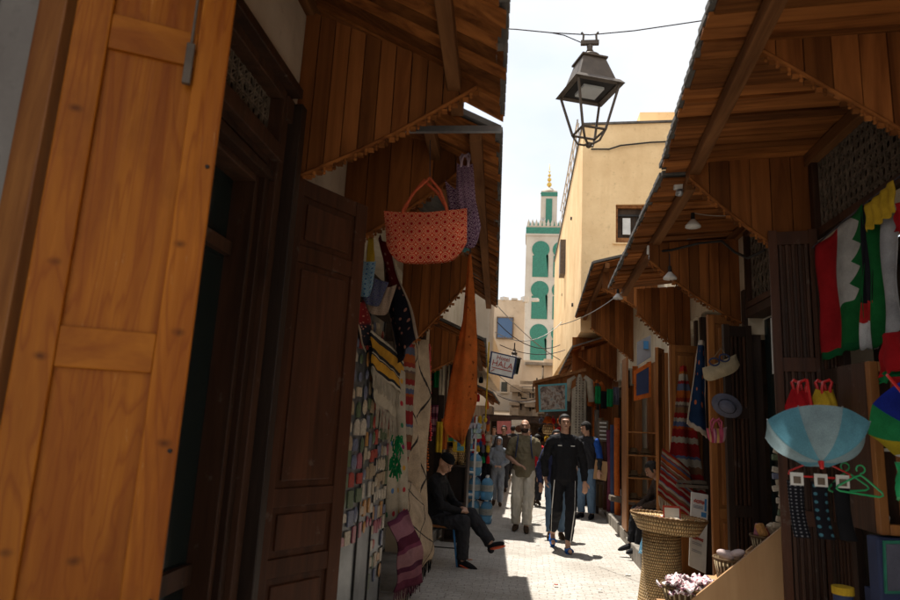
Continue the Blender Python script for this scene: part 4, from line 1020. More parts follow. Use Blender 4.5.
# metal magnet boards: three
rnd = random.Random(21)
boards = [((-1.19, 3.92), (-1.10, 4.38), 2.22), ((-1.13, 4.42), (-1.12, 4.86), 2.36), ((-1.135, 4.9), (-1.12, 5.3), 1.93)]
protos = []
names = ['nearest', 'middle', 'farthest']
for bi, (a, b, zt) in enumerate(boards):
    T = thing('magnet_board', ['metal magnet board nearest the dark brown door leaf', 'middle metal magnet board with colourful rows', 'metal magnet board nearest the dotted blanket'][bi], 'display board', (a[0], a[1], .15), 'metal boards of souvenir magnets')
    m = MB(); m.prism([(a[0], a[1], .15), (b[0], b[1], .15), (b[0], b[1], zt), (a[0], a[1], zt)], (-.012, .002, 0)); m.build('sheet', 'metal', T)
    m = MB(); m.bar((a[0], a[1]-.005, .15), (a[0], a[1]-.005, zt), .02, .02); m.bar((b[0], b[1]+.005, .15), (b[0], b[1]+.005, zt), .02, .02); m.build('frame', 'iron', T)
    va, vb = Vector((a[0], a[1], 0)), Vector((b[0], b[1], 0)); t = (vb-va).normalized(); n = Vector((t.y, -t.x, 0))
    rows, cols = 13, 5
    cn = ['red', 'cream', 'orange', 'green', 'beige', 'pink', 'blue', 'white']
    cv = [(.34, .05, .035), (.42, .34, .24), (.42, .2, .06), (.10, .13, .07), (.33, .24, .15), (.32, .1, .12), (.13, .14, .2), (.44, .38, .30)]
    cvm = protos or [flat('magnet '+c_, v_, .35, var=.35, scale=70, spec=.5) for c_, v_ in zip(cn, cv)]
    protos = cvm
    meshes = {}
    for r in range(rows):
        z = zt-.1-r*.112-(.0 if r < 7 else .01*(r-7))
        if bi == 0 and r > 11: continue
        for c_ in range(cols):
            if rnd.random() < .1 and r > 8: continue
            k = rnd.randrange(8) if rnd.random() < .6 else (r*3+bi) % 8
            w, h = rnd.uniform(.045, .09), rnd.uniform(.055, .115)
            p = va.lerp(vb, (c_+.5+rnd.uniform(-.18, .18))/cols)+n*(.001+.004*rnd.random()); p.z = z+rnd.uniform(-.016, .016)
            mm = MB(); R3 = Matrix(((t.x, n.x, 0), (t.y, n.y, 0), (0, 0, 1)))
            shape = rnd.randrange(3)
            if shape == 0: mm.cb((0, .006, 0), (w, .01, h))
            elif shape == 1: mm.prism([(-w/2, 0, -h/2), (w/2, 0, -h/2), (w/2, 0, h*.2), (w*.3, 0, h*.42), (0, 0, h/2), (-w*.3, 0, h*.42), (-w/2, 0, h*.2)], (0, .011, 0))
            else: mm.ell((0, .006, 0), (w/2, .008, h/2), n=10, m=6)
            mm.v = [R3 @ q + p for q in mm.v]
            o = mm.build('souvenir_magnet', cvm[k])
            tag(o, '%s magnet, %s from left in the %s row of the %s metal board' % (cn[k], ORD[c_], ORD[r].replace('first', 'one from the top').replace('second', 'two').replace('third', 'three') if False else ORD[r], names[bi]), 'magnet', 'souvenir magnets on the metal boards')

# shop goods further along on the left (y 8 - 12)
def cabinet(nm, label, lo, hi, mat='blackwood', n=3, open_side='y'):
    T = thing(nm, label, 'cabinet', ((lo[0]+hi[0])/2, (lo[1]+hi[1])/2, lo[2]))
    m = MB(); m.box(lo, (lo[0]+.03, hi[1], hi[2])); m.box((hi[0]-.03, lo[1], lo[2]), hi); m.box((lo[0]+.03, hi[1]-.02, lo[2]), (hi[0]-.03, hi[1], hi[2])); m.build('side_panel', mat, T)
    for i in range(n+1):
        z = lerp(lo[2], hi[2]-.025, i/n); m = MB(); m.box((lo[0]+.031, lo[1], z), (hi[0]-.031, hi[1]-.021, z+.025)); m.build('shelf', mat, T)
    return T
a, b = aY(446, 0, 9.3), aY(467, 0, 9.3)
cabinet('display_cabinet', 'dark cabinet with woven baskets behind the seated man in the beanie', (-1.12, 9.3, 0), (-.80, 9.65, 1.55), n=3)
for i, (px) in enumerate((451, 461)):
    p = aY(px, 482, 9.33); p.z = 1.035; p.y = 9.42
    T = thing('woven_basket', ['brown woven basket on the left of the dark cabinet shelf', 'brown woven basket on the right of the dark cabinet shelf'][i], 'basket', p)
    m = MB(); m.lathe([(.001, 0), (.065, 0), (.072, .12), (.07, .24)], p, 18, uvr=(14, 12)); m.build('body', 'wicker', T, smooth=True)
    m = MB(); m.lathe([(.074, .23), (.078, .24), (.074, .255), (.066, .25), (.001, .245)], p, 18); m.build('lid', 'pine_old', T)
def painting(px, py, y, w, h, label, cols, seed):
    p = aY(px, py, y); T = thing('picture', label, 'picture', p)
    m = MB(); m.cb(p+Vector((0, .01, 0)), (w, .015, h)); m.build('frame', 'yellow' if seed % 2 else 'iron', T)
    rnd = random.Random(seed); mt = multi('picture colours %d' % seed, cols, .6)
    m = MB()
    for i in range(3):
        for j in range(3): m.cb(p+Vector(((i-1)*w*.28, -.002-.001*rnd.random(), (j-1)*h*.28)), (w*.28, .006, h*.28))
    m.build('painted_panel', mt, T)
painting(450, 436, 9.2, .15, .17, 'red and green picture above the dark cabinet, left of two', [(.4,.02,.02),(.5,.35,.02),(.02,.25,.1)], 1)
painting(459, 444, 9.1, .17, .22, 'picture with a blue figure on yellow above the dark cabinet', [(.02,.15,.3),(.55,.35,.02),(.1,.3,.35)], 3)
m = MB(); m.box(aY(468, 422, 9.9), aY(481, 434, 9.9)+Vector((0, .03, 0)));
M['paperp'] = multi('pastel papers', [(.4,.5,.4),(.5,.45,.5),(.35,.45,.55)], .8)
m = MB()
for i in range(9):
    p = aY(471+(i % 3)*4, 426+(i//3)*5, 9.8); m.cb(p, (.07, .004, .08), Matrix.Rotation(rnd.uniform(-.4, .4), 3, 'Y'))
tag(m.build('leaflet_bundle', 'paperp'), 'bundle of pastel leaflets below the rust brown cloth', 'leaflets')
# white rack
T = thing('shelf_rack', 'slim white rack standing behind the dark cabinet', 'rack', (-.86, 10.6, 0))
m = MB()
for x in (-.98, -.80): m.box((x-.015, 10.6, .14), (x+.015, 10.63, 1.75))
m.build('upright', 'white', T)
for z in (.5, .85, 1.2, 1.5): m = MB(); m.box((-.96, 10.6, z), (-.82, 10.8, z+.02)); m.build('shelf', 'white', T)
# blue bottles
prof = [(.001, 0), (.095, 0), (.102, .03), (.102, .11), (.094, .12), (.102, .13), (.102, .25), (.08, .31), (.03, .35), (.025, .36), (.001, .36)]
BT = None
k = 0
spots = []
for (cx, cy, nx, ny, nzz) in ((-1.06, 11.3, 3, 2, 3), (-.55, 10.7, 0, 0, 0)):
    for iz in range(nzz):
        for ix in range(nx):
            for iy in range(ny): spots.append((cx+ix*.215, cy+iy*.215, iz*.385))
spots = [(x, y_, z) for x, y_, z in spots if not (z > .7 and x > -.7)]
spots.append((-1.0, 11.3, 1.155)); 
lb = {0: 'bottom', 1: 'middle', 2: 'top', 3: 'topmost'}
for i, (x, y_, z) in enumerate(spots):
    lab = '%s blue water bottle from the left in the %s %s row by the lane' % (ORD[round((x+1.06)/.215)], 'front' if y_ < 11.4 else 'back', lb[round(z/.385)])
    if z > 1: lab = 'single blue water bottle standing topmost on the stack by the lane'
    if BT is None:
        BT = thing('water_bottle', lab, 'bottle', (x, y_, z), 'blue water bottles stacked by the left shops')
        m = MB(); m.lathe([(r_, z_+z) for r_, z_ in prof], (x, y_, 0), 14); m.build('bottle_body', 'pet', BT, smooth=True)
        m = MB(); m.lathe([(.001, z+.385), (.028, z+.385), (.028, z+.355), (.001, z+.355)], (x, y_, 0), 10); m.build('cap', 'white', BT)
        m = MB(); m.lathe([(.1035, z+.14), (.1035, z+.24)], (x, y_, 0), 14); m.build('label_band', 'pouch_b', BT)
    else: copy_tree(BT, (x, y_, z), label=lab)
# yellow pole & hanging goods in the left mid distance
m = MB(); m.tube([aY(489, 342, 10.5), aY(485.5, 420, 10.5)], .012, 6); m.ell(aY(485.5, 420, 10.5), (.03, .03, .04)); tag(m.build('pole', 'yellow'), 'thin yellow pole hanging left of the hotel sign', 'pole')
def hung_row(pts, y, kinds, grp, lab, cat_, seed, w=.1, h=.16):
    rnd = random.Random(seed)
    cs = [('red', 'red'), ('black', 'black'), ('cream', 'cream'), ('mustard', 'yellow'), ('green', 'green'), ('grey', 'grey'), ('rust', 'canvas'), ('plum', 'purple')]
    for i, (px, py) in enumerate(pts):
        p = aY(px, py, y+rnd.uniform(-.15, .15)); c_, mt = cs[rnd.randrange(8)]
        m = MB()
        if kinds == 'bag':
            ww, hh = w*rnd.uniform(.7, 1.1), h*rnd.uniform(.7, 1.1)
            m.lathe([(.01, hh/2), (ww*.4, hh*.35), (ww*.5, -hh*.2), (ww*.42, -hh*.45), (.01, -hh*.5)], p, 10, sy=.35)
            m.tube([p+Vector((-ww*.25, 0, hh*.4)), p+Vector((0, 0, hh*1.0)), p+Vector((ww*.25, 0, hh*.4))], .005, 4)
        elif kinds == 'slipper':
            m.lathe([(.005, .09), (.035, .06), (.04, 0), (.03, -.07), (.005, -.1)], p, 8, sy=.5)
        else:
            m = cloth_quad(p+Vector((-w/2, 0, h/2)), p+Vector((w/2, 0, h/2)), p+Vector((w/2, 0, -h/2)), p+Vector((-w/2, 0, -h/2)), 8, 8, .012, 2, ph=i)
        o = m.build({'bag': 'hanging_bag', 'slipper': 'slipper', 'cloth': 'hanging_cloth'}[kinds], mt, smooth=True, solid=.004 if kinds == 'cloth' else 0)
        tag(o, (lab % c_)+', %s from left' % ORD[i % 18], cat_, grp)
hung_row([(473+(i % 4)*5, 438+(i//4)*11) for i in range(12)], 12.8, 'bag', 'small bags hanging in the left stall', '%s small bag hanging in the left stall behind the blue bottles', 'bag', 4)
hung_row([(472+(i % 5)*4, 420+(i//5)*7) for i in range(10)], 13.2, 'slipper', 'slippers pinned high in the left stall', '%s slipper pinned high in the left stall', 'slipper', 5)
hung_row([(432+i*5, 362+((i*37) % 30)) for i in range(3)], 8.6, 'cloth', 'scarves hanging beside the rust brown cloth', '%s scarf hanging in the shop left of the rust brown cloth', 'scarf', 6, .08, .5)
hung_row([(434+i*5, 420+((i*37) % 20)) for i in range(3)], 8.7, 'cloth', 'scarves hanging low in the shop behind the beads', '%s low scarf hanging in the shop behind the beads', 'scarf', 16, .09, .4)
hung_row([(481, 362), (481, 380), (478, 398), (487, 405)], 11.3, 'bag', 'bags hanging below the low left canopy', '%s bag hanging below the low left canopy', 'bag', 7)
m = MB(); m.box((-1.9, 12.9, .5), (-1.05, 13.3, .75)); m.box((-1.9, 12.9, 0), (-1.85, 13.3, .5)); m.box((-1.1, 12.9, 0), (-1.05, 13.3, .5)); tag(m.build('stall_table', 'greywood'), 'low wooden stall table under the small hanging bags', 'table')

# far stalls
T = thing('market_stall', 'brown roofed stall with a framed turquoise poster', 'stall', (.9, 14, 0))
a, b, c_, d_ = aY(536, 384, 13.6), aY(572, 369, 13.3), aY(572, 377, 13.9), aY(540, 384, 14.2)
m = MB(); m.prism([aY(535, 382, 13.5), aY(585, 371, 13.5), aY(585, 380, 13.5), aY(536, 413, 13.5)][::-1], (0, .05, 0)); m.build('canopy_front', 'board_z', T)
m = MB(); m.prism([aY(533, 381, 13.45), aY(586, 368, 13.45), aY(586, 371, 13.45), aY(533, 384, 13.45)][::-1], (0, 1.2, 0)); m.build('canopy_roof', 'beam', T)
pf = MB(); q = [aY(538, 385, 13.44), aY(567, 383, 13.44), aY(567, 411, 13.44), aY(539, 412, 13.44)]; pf.prism(q[::-1], (0, .02, 0))
M['turq'] = flat('turquoise frame paint', (.10, .3, .32), .6); pf = pf.build('poster_frame', 'turq', T)
pm_ = NM('faded poster print', .6); pm_.col(pm_.ramp(pm_.noise(pm_.obj(), 9, 5, .65, 1.0), [(.36, (.07, .05, .045)), (.47, (.22, .15, .11)), (.55, (.36, .31, .26)), (.65, (.16, .2, .2))])); M['poster'] = pm_.m
m = MB(); cc = sum(q, Vector())/4
m.prism([v_+(cc-v_)*.14+Vector((0, -.006, 0)) for v_ in q][::-1], (0, .004, 0))
m.build('poster_print', 'poster', pf)
m = MB(); m.box((1.44, 13.7, 0), (1.50, 13.76, 2.6)); m.build('stall_post', 'blackwood', T)
hung_row([(541+(i % 5)*6, 421+(i//5)*9) for i in range(15)], 14.6, 'bag', 'small bags hanging under the turquoise poster', '%s small bag hanging under the turquoise poster', 'bag', 9, .12, .16)
m = MB(); m.lathe([(.001,.12),(.1,.1),(.13,0),(.1,-.08),(.001,-.1)], aY(548, 430, 14.1), 14, uvr=(16, 6)); tag(m.build('straw_basket', 'wicker', smooth=True), 'round straw basket hanging left of the man in black', 'basket')
m = MB(); m.lathe([(.001,.1),(.06,.09),(.09,0),(.12,-.04),(.001,-.05)], aY(548, 421, 14.0), 14); tag(m.build('hat', 'canvas', smooth=True), 'rust coloured hat under the turquoise poster', 'hat')
# far pink shop sign
T = thing('shop_sign', 'pink and white shop sign over the far end of the lane', 'sign', aY(515, 428, 24))
M['pinks'] = flat('pink sign', (.45, .16, .17), .6, var=.25)
m = MB(); m.prism([aY(497, 421, 24), aY(511, 421, 24), aY(511, 434, 24), aY(497, 434, 24)][::-1], (0, .05, 0)); m.build('board', 'pinks', T)
m = MB(); m.prism([aY(511.5, 420, 24), aY(526, 420, 24), aY(526, 434, 24), aY(511.5, 434, 24)][::-1], (0, .05, 0)); m.build('board', 'white', T)
m = MB(); m.ell(aY(519, 429, 23.95), (.14, .02, .13)); m.build('emblem', 'darkleaf', T)
T = thing('market_stall', 'dark low stall under the pink sign at the lane end', 'stall', (0, 25, 0))
m = MB(); m.box((-1.6, 24.2, 1.95), (1.3, 26, 2.05)); m.box((-1.6, 24.1, 1.8), (1.3, 24.18, 2.0)); m.build('canopy', 'blackwood', T)
m = MB(); m.box((-1.5, 26, 0), (1.2, 26.1, 1.95)); m.build('back_wall', 'dim', T)
M['rubble'] = plaster('mixed rough wall', (.4, .33, .25), (.2, .15, .1), 2)
m = MB(); m.box((-.6, 26.5, 2.06), (1.5, 27.8, 3.2)); rnd = random.Random(12)
for i in range(26): m.cb((rnd.uniform(-.5, 1.2), 26.4, rnd.uniform(2.2, 3.5)), (rnd.uniform(.1, .5), rnd.uniform(.1, .3), rnd.uniform(.05, .3)))
tag(m.build('stone_ledges', 'rubble'), 'jumble of rough stone ledges below the pipe frames', 'wall')
hung_row([(500+(i % 7)*5, 441+(i//7)*4) for i in range(14)], 24.2, 'bag', 'goods hanging in the stall at the lane end', '%s goods hanging in the stall at the lane end', 'goods', 10, .25, .25)

# ------------------------------------------------------------------ right side: leaves, rugs, goods
def slat_leaf(hinge, free, z0, z1, label, n=5, mat='blackwood'):
    T = thing('slatted_leaf', label, 'shutter', (hinge[0], hinge[1], z0))
    h, f = Vector((hinge[0], hinge[1], 0)), Vector((free[0], free[1], 0)); t = f-h; W = t.length; t.normalize(); nn = Vector((t.y, -t.x, 0))
    if nn.y > 0: nn = -nn
    M4 = Matrix(((t.x, nn.x, 0, h.x), (t.y, nn.y, 0, h.y), (0, 0, 1, z0), (0, 0, 0, 1))); H = z1-z0
    m = MB(); m.box((0, 0, 0), (.05, .04, H), M4); m.box((W-.05, 0, 0), (W, .04, H), M4)
    for z in (0, H*.36, H*.68, H-.1): m.box((.05, .002, z), (W-.05, .038, z+.09), M4)
    m.box((.05, .001, .05), (W-.05, .004, H-.05), M4)
    m.build('frame', mat, T, bevel=.004)
    m = MB()
    for i in range(n):
        x = lerp(.05, W-.05, (i+.5)/n)
        for a, b in ((.09, H*.36), (H*.36+.09, H*.68), (H*.68+.09, H-.1)): m.box((x-.010, .012, a), (x+.010, .036, b), M4)
    m.build('slat', 'darkframe', T, bevel=.003)
    return T
slat_leaf((1.86, 4.30), (1.58, 4.36), .05, 2.98, 'tall dark slatted shutter leaf behind the pale blue umbrella', 5, 'darkleaf')
slat_leaf((1.865, 4.28), (1.865, 3.96), .05, 2.86, 'dark slatted shutter leaf folded back next to the navy wall', 5)
slat_leaf((1.88, 5.70), (1.64, 5.66), .1, 2.56, 'dark slatted leaf standing open beside the orange pine leaf', 4)
def pleaf(hinge, free, z0, z1, label, mat='pine_old', **k):
    T = thing('door_leaf', label, 'door', (hinge[0], hinge[1], z0)); lf, M4, W, H = plank_leaf('leaf', hinge, free, z0, z1, mat, mat, T, **k); return T
pleaf((1.88, 6.02), (1.60, 5.98), .1, 2.7, 'orange pine door leaf with the straw bag hung in front', stile=.06, railh=.08, rails=(0, .33, .66, 1))
pleaf((1.88, 7.28), (1.53, 7.22), .1, 2.58, 'orange brown door leaf behind the red striped rug', stile=.06, railh=.08, rails=(0, .4, 1))
pleaf((1.72, 8.55), (1.60, 8.35), .1, 2.7, 'narrow orange brown door leaf beside the seated man in brown', stile=.04, railh=.08, rails=(0, .5, 1), deco=False)
pleaf((1.86, 11.65), (1.66, 11.5), .1, 2.5, 'brown door leaf beyond the shelves of hats', stile=.05, railh=.08, rails=(0, .5, 1), deco=False)
# dark door panels in the openings so they are not empty
m = MB(); m.box((1.97, 4.75, .15), (2.0, 5.6, 2.6)); tag(m.build('dark_door', 'darkglass'), 'nearly black glazed door between the two slatted leaves', 'door')
m = MB(); m.bar((1.955, 5.2, .15), (1.955, 5.2, 2.6), .02, .03); tag(m.build('door_edge', 'greywood'), 'thin pale edge strip on the nearly black door', 'strip')

rug(aY(681, 366, 7.05), aY(686, 366, 7.05), aY(708, 505, 7.0), aY(664, 500, 7.0), 'redrug', 'red striped rug hanging in front of the orange brown door leaf', amp=.035, folds=1.5, fr=(.1, 30), nu=16, nv=40)
rug(aY(663, 448, 6.9), aY(690, 470, 6.9), aY(702, 530, 6.8), aY(658, 495, 6.9), 'redrug', 'orange and red end of a rug with cream fringe above the wicker tray', amp=.03, folds=1, fr=(.11, 30))
rug(aY(699, 340, 6.4), aY(705, 341, 6.4), aY(707, 438, 6.35), aY(687, 424, 6.4), 'navyrug', 'navy rug with rust motifs hanging beside the pine door leaf', amp=.02, folds=1.2)
# straw bag
y = 5.58
T = tote(aY(702, 368, y), aY(736, 354, y), aY(704, 384, y), aY(740, 371, y), .12, 'straw', 'cream straw bag with dark handles hung on the pine leaf', hh=0)
for px, py in ((714, 362), (724, 358)):
    c_ = aY(px, py, y-.06); m = MB(); m.tube([c_+Vector((.04*math.cos(a), -.01, .03*math.sin(a))) for a in [PI*2*q/14 for q in range(15)]], .007, 6); m.build('handle', 'navy', T, smooth=True)
m = MB(); m.tube([aY(712, 360, y), aY(721, 348, y), aY(727, 357, y)], .004, 4); m.build('strap', 'straw', T)
c_ = aY(727, 406, 5.5); T = thing('hat', 'grey felt hat hanging on the slatted leaf above the pink bag', 'hat', c_)
rt_ = Matrix.Rotation(.5, 3, 'Y') @ Matrix.Rotation(PI/2+.3, 3, 'X')
m = MB(); m.lathe([(.001,.06),(.05,.055),(.065,.03),(.07,0),(.12,-.005),(.125,-.01),(.068,-.012),(.001,-.012)], c_, 20, rot=rt_, sy=.75); m.build('felt', 'grey', T, smooth=True)
m = MB(); m.lathe([(.071,.006),(.071,.022)], c_, 20, rot=rt_, sy=.75); m.build('band', 'black', T)
tote(aY(706, 428, 5.5), aY(727, 427, 5.5), aY(708, 443, 5.5), aY(726, 443, 5.5), .06, 'pinkbag', 'small pink striped raffia bag low on the slatted leaf', hh=.07)
for px, lab in ((711, 'left red tassel on the pink striped bag'), (722, 'right red tassel on the pink striped bag')):
    pass

# wicker stand and tray
c_ = Vector((1.22, 6.15, 0))
T = thing('wicker_pedestal', 'tall woven wicker pedestal under the wide wicker tray', 'basket', c_)
m = MB(); m.lathe([(.25,.0),(.24,.02),(.225,.05),(.19,.3),(.165,.5),(.165,.76),(.001,.76)], c_, 36, uvr=(56, 62)); m.build('body', 'wicker', T, smooth=True)
m = MB(); m.tube([c_+Vector((.252*math.cos(a), .252*math.sin(a), .015)) for a in [2*PI*q/30 for q in range(31)]], .016, 6); m.build('base_ring', 'wicker', T, smooth=True)
c_ = Vector((1.27, 6.12, .765)); rt_ = Matrix.Rotation(.06, 3, 'Y')
T = thing('wicker_tray', 'wide shallow wicker tray full of small trinkets', 'basket', c_)
m = MB(); m.lathe([(.001,.005),(.23,.0),(.25,.01),(.315,.13),(.30,.135),(.24,.04),(.001,.03)], c_, 40, sx=1.05, sy=.8, rot=rt_, uvr=(80, 22)); m.build('body', 'wicker', T, smooth=True)
m = MB()
for s_ in (0, 1): m.tube([c_+rt_ @ Vector((.325*math.cos(a)+.0, .25*math.sin(a), .135+.007*math.sin(a*24+s_*PI))) for a in [2*PI*q/120 for q in range(121)]], .009, 5)
m.build('rim', 'wicker', T, smooth=True)
rnd = random.Random(31)
tc_ = ['red', 'cream', 'orange', 'green', 'beige', 'pink', 'blue', 'white']
for i in range(26):
    a, r_ = rnd.uniform(0, 2*PI), rnd.uniform(0, .22); p = c_+Vector((r_*math.cos(a)*1.1, r_*math.sin(a)*.85, .10+rnd.uniform(0, .025)))
    m = MB(); k = rnd.randrange(8)
    if i % 3: m.cb(p, (rnd.uniform(.03, .07), rnd.uniform(.03, .06), .018), Matrix.Rotation(rnd.uniform(0, 3), 3, 'Z') @ Matrix.Rotation(rnd.uniform(-.5, .5), 3, 'X'))
    else: m.ell(p, (.03, .025, .016), n=10, m=6)
    tag(m.build('trinket', protos[k]), '%s trinket lying in the wide wicker tray' % tc_[k], 'trinket', 'trinkets in the wide wicker tray')
p = c_+Vector((.03, -.02, .17)); T = thing('card', 'red edged white card standing in the wicker tray', 'card', p)
m = MB(); m.cb(p, (.15, .008, .12), Matrix.Rotation(-.15, 3, 'X')); m.build('border', 'signred', T)
m = MB(); m.cb(p+Vector((0, -.007, 0)), (.125, .004, .085), Matrix.Rotation(-.15, 3, 'X')); m.build('face', 'white', T)
# white board sign
q = [aY(691.5, 492, 6.6), aY(708.5, 495, 6.6), aY(706, 574, 6.6), aY(689, 566, 6.6)]
T = thing('sign_board', 'tall white board sign with red and blue lines behind the wicker tray', 'sign', (q[2]+q[3])/2)
m = MB(); m.prism(q[::-1], (0, .025, 0)); m.build('board', 'white', T, bevel=.003)
M['signblue'] = flat('sign blue', (.05, .2, .42), .5); M['signgrey'] = flat('sign grey', (.25, .25, .27), .6)
def sp(u, v): return lerp(lerp(q[0], q[1], u), lerp(q[3], q[2], u), v)+Vector((0, -.004, 0))
m = MB(); rnd = random.Random(2)
for v in (.10, .125, .59, .61):
    for u in [.15+.07*i for i in range(9)]: m.bar(sp(u, v+rnd.uniform(-.006, .006)), sp(u+.055, v+rnd.uniform(-.01, .01)), .003, .012)
m.build('red_lettering', 'signred', T)
m = MB()
for v in (.17, .185, .2, .66, .68, .76, .78): m.bar(sp(.12, v), sp(.7, v), .003, .005)
m.build('grey_lettering', 'signgrey', T)
m = MB(); m.prism([sp(.78, .06), sp(.9, .06), sp(.9, .22), sp(.78, .22)][::-1], (0, -.003, 0)); m.prism([sp(.6, .24), sp(.9, .24), sp(.9, .30), sp(.6, .30)][::-1], (0, -.003, 0)); m.build('blue_picture', 'signblue', T)
# low table behind tray with cards
m = MB(); m.cb((1.66, 6.95, 1.12), (.3, .25, .03)); m.cb((1.66, 6.95, 1.16), (.28, .2, .03)); tag(m.build('wall_shelf', 'greywood'), 'small wooden shelf with papers beside the red rug', 'shelf')

# sloped plywood display with baskets
y0, y1 = 4.55, 4.95
T = thing('stepped_display', 'sloping plywood display stand carrying small baskets', 'display stand', (1.5, 4.75, 0))
P = [(.92, .0), (2.02, .0), (2.02, 1.24), (1.70, 1.10), (1.42, .86), (1.08, .575), (.92, .44)]
m = MB(); m.prism([(x, y0, z) for x, z in P], (0, .018, 0)); m.build('side_board', 'plank', T)
m = MB(); m.prism([(x, y1, z-.14 if z > 0 else z) for x, z in P], (0, .018, 0)); m.build('side_board', 'plank', T)
for (xa, xb, z) in ((.94, 1.26, .46), (1.28, 1.52, .64), (1.54, 1.76, .82), (1.78, 2.0, 1.0)): m = MB(); m.box((xa, y0+.02, z), (xb, y1-.002, z+.018)); m.build('tread', 'plank', T)
for (xa, z0, z1) in ((.94, .05, .46), (1.27, .48, .64), (1.53, .66, .82), (1.77, .84, 1.0)): m = MB(); m.box((xa, y0+.02, z0), (xa+.015, y1-.002, z1)); m.build('riser', 'plank', T)
def small_basket(c_, r_, h, label, rot=None, sx=1, sy=1):
    T = thing('small_basket', label, 'basket', c_); m = MB()
    m.lathe([(.001,.004),(r_*.75,.0),(r_*.8,.01),(r_,h),(r_*.94,h),(r_*.72,.02),(.001,.02)], c_, 24, sx=sx, sy=sy, rot=rot, uvr=(26, 10)); m.build('body', 'straw_b', T, smooth=True)
    m = MB(); m.tube([Vector(c_)+(rot or Matrix.Identity(3)) @ Vector((r_*sx*math.cos(a), r_*sy*math.sin(a), h)) for a in [2*PI*q_/24 for q_ in range(25)]], .008, 5); m.build('rim', 'straw_b', T, smooth=True)
    return T
mm_ = NM('split straw basket', .8); u, v = mm_.uv()
hh_ = mm_.math('MULTIPLY', mm_.math('SINE', mm_.math('MULTIPLY', u, PI*2)), mm_.math('SINE', mm_.math('MULTIPLY', v, PI)))
mm_.col(mm_.ramp(hh_, [(0, (.12, .07, .03)), (.3, (.45, .33, .18)), (.9, (.55, .43, .26))])); mm_.bump(hh_, .008); M['straw_b'] = mm_.m
small_basket((1.10, 4.74, .48), .165, .14, 'lowest straw basket heaped with white and red packets')
small_basket((1.40, 4.74, .66), .12, .155, 'middle straw basket holding soft pale pink bundles')
small_basket((1.64, 4.76, .84), .11, .13, 'upper beige basket holding blue and red things')
M['pack'] = flat('white packets with red', (.6, .5, .5), .5, var=.2)
mp_ = NM('printed packets', .45, spec=.5); nn_ = mp_.noise(mp_.obj(), 45, 3); mp_.col(mp_.ramp(nn_, [(.4, (.72, .66, .65)), (.52, (.7, .6, .6)), (.56, (.4, .06, .08)), (.62, (.12, .05, .12))])); M['pack'] = mp_.m
M['palepink'] = plainf('pale pink cloth', (.7, .55, .52))
rnd = random.Random(5)
for i in range(40):
    a, r_ = rnd.uniform(0, 2*PI), .16*math.sqrt(rnd.random()); p = Vector((1.10+r_*math.cos(a), 4.74+r_*math.sin(a)*.9, .62+rnd.uniform(.0, .05)-r_*.1))
    m = MB(); w = .07
    m.grid(lambda u, v: p+Matrix.Rotation(a*3, 3, 'Z') @ Vector(((u-.5)*w*1.3, (v-.5)*w, .014*math.sin(u*7+i)+.01*math.cos(v*8+i)+(u-.5)*.03)), 6, 5)
    tag(m.build('packet', 'pack', smooth=True, solid=.006), 'white and red printed packet heaped in the lowest straw basket', 'packet', 'printed packets in the lowest straw basket')
for i, (dx, dy, dz, r_) in enumerate(((-.05, -.02, .15, .06), (.04, .03, .14, .06), (.02, -.05, .17, .05), (-.02, .05, .14, .05), (.09, -.02, .12, .045))):
    m = MB(); m.ell((1.40+dx, 4.74+dy, .69+dz), (r_*1.0, r_*.7, r_*.5), Matrix.Rotation(i*1.3, 3, 'Z') @ Matrix.Rotation(.3, 3, 'Y'))
    tag(m.build('cloth_bundle', 'palepink', smooth=True), ['pale pink bundle at the left edge of the middle basket', 'pale pink bundle at the back of the middle basket', 'pale pink bundle on top of the middle basket', 'small pale pink bundle deep in the middle basket', 'small pale pink bundle at the right edge of the middle basket'][i], 'bundle')
for i, (c3_, lab) in enumerate((('blue', 'blue wrapped thing'), ('red', 'red wrapped thing'), ('pink', 'pink wrapped thing'), ('orange', 'orange wrapped thing'), ('cream', 'cream wrapped thing'))):
    k = tc_.index(c3_); m = MB(); a = i*1.25; m.cb((1.64+.06*math.cos(a), 4.76+.05*math.sin(a), .98+.01*i), (.05, .05, .09), Matrix.Rotation(a, 3, 'Z') @ Matrix.Rotation(.5, 3, 'X'))
    tag(m.build('wrapped_thing', protos[k], bevel=.012), lab+' in the upper basket', 'packet')
# hanging column of colourful small things near the display
rnd = random.Random(77)
for i in range(14):
    k = rnd.randrange(8); p = aY(778+rnd.uniform(-4, 6), 445+i*6.2, 4.62); m = MB(); m.cb(p, (.05, .015, .038), Matrix.Rotation(rnd.uniform(-.3, .3), 3, 'Y'))
    tag(m.build('keyring', protos[k], bevel=.006), '%s keyring, %s from the top, hanging left of the tall slatted shutter' % (tc_[k], ORD[i]), 'keyring', 'keyrings hanging left of the tall slatted shutter')
T = thing('poster_strip', 'narrow white poster strip with dark pictures high beside the doorway', 'poster', aY(775, 372, 4.63))
q_ = [aY(771, 318, 4.63), aY(776, 316, 4.63), aY(778, 372, 4.63), aY(773, 374, 4.63)]
m = MB(); m.prism(q_[::-1], (0, .01, 0)); m.build('strip', 'white', T)
m = MB()
for i in range(5): a = lerp(q_[0], q_[3], (i+.2)/5.2); b = lerp(q_[1], q_[2], (i+.2)/5.2); m.cb((a+b)/2+Vector((0, -.004, -.02)), (.02, .004, .05))
m.build('print', 'signgrey', T)

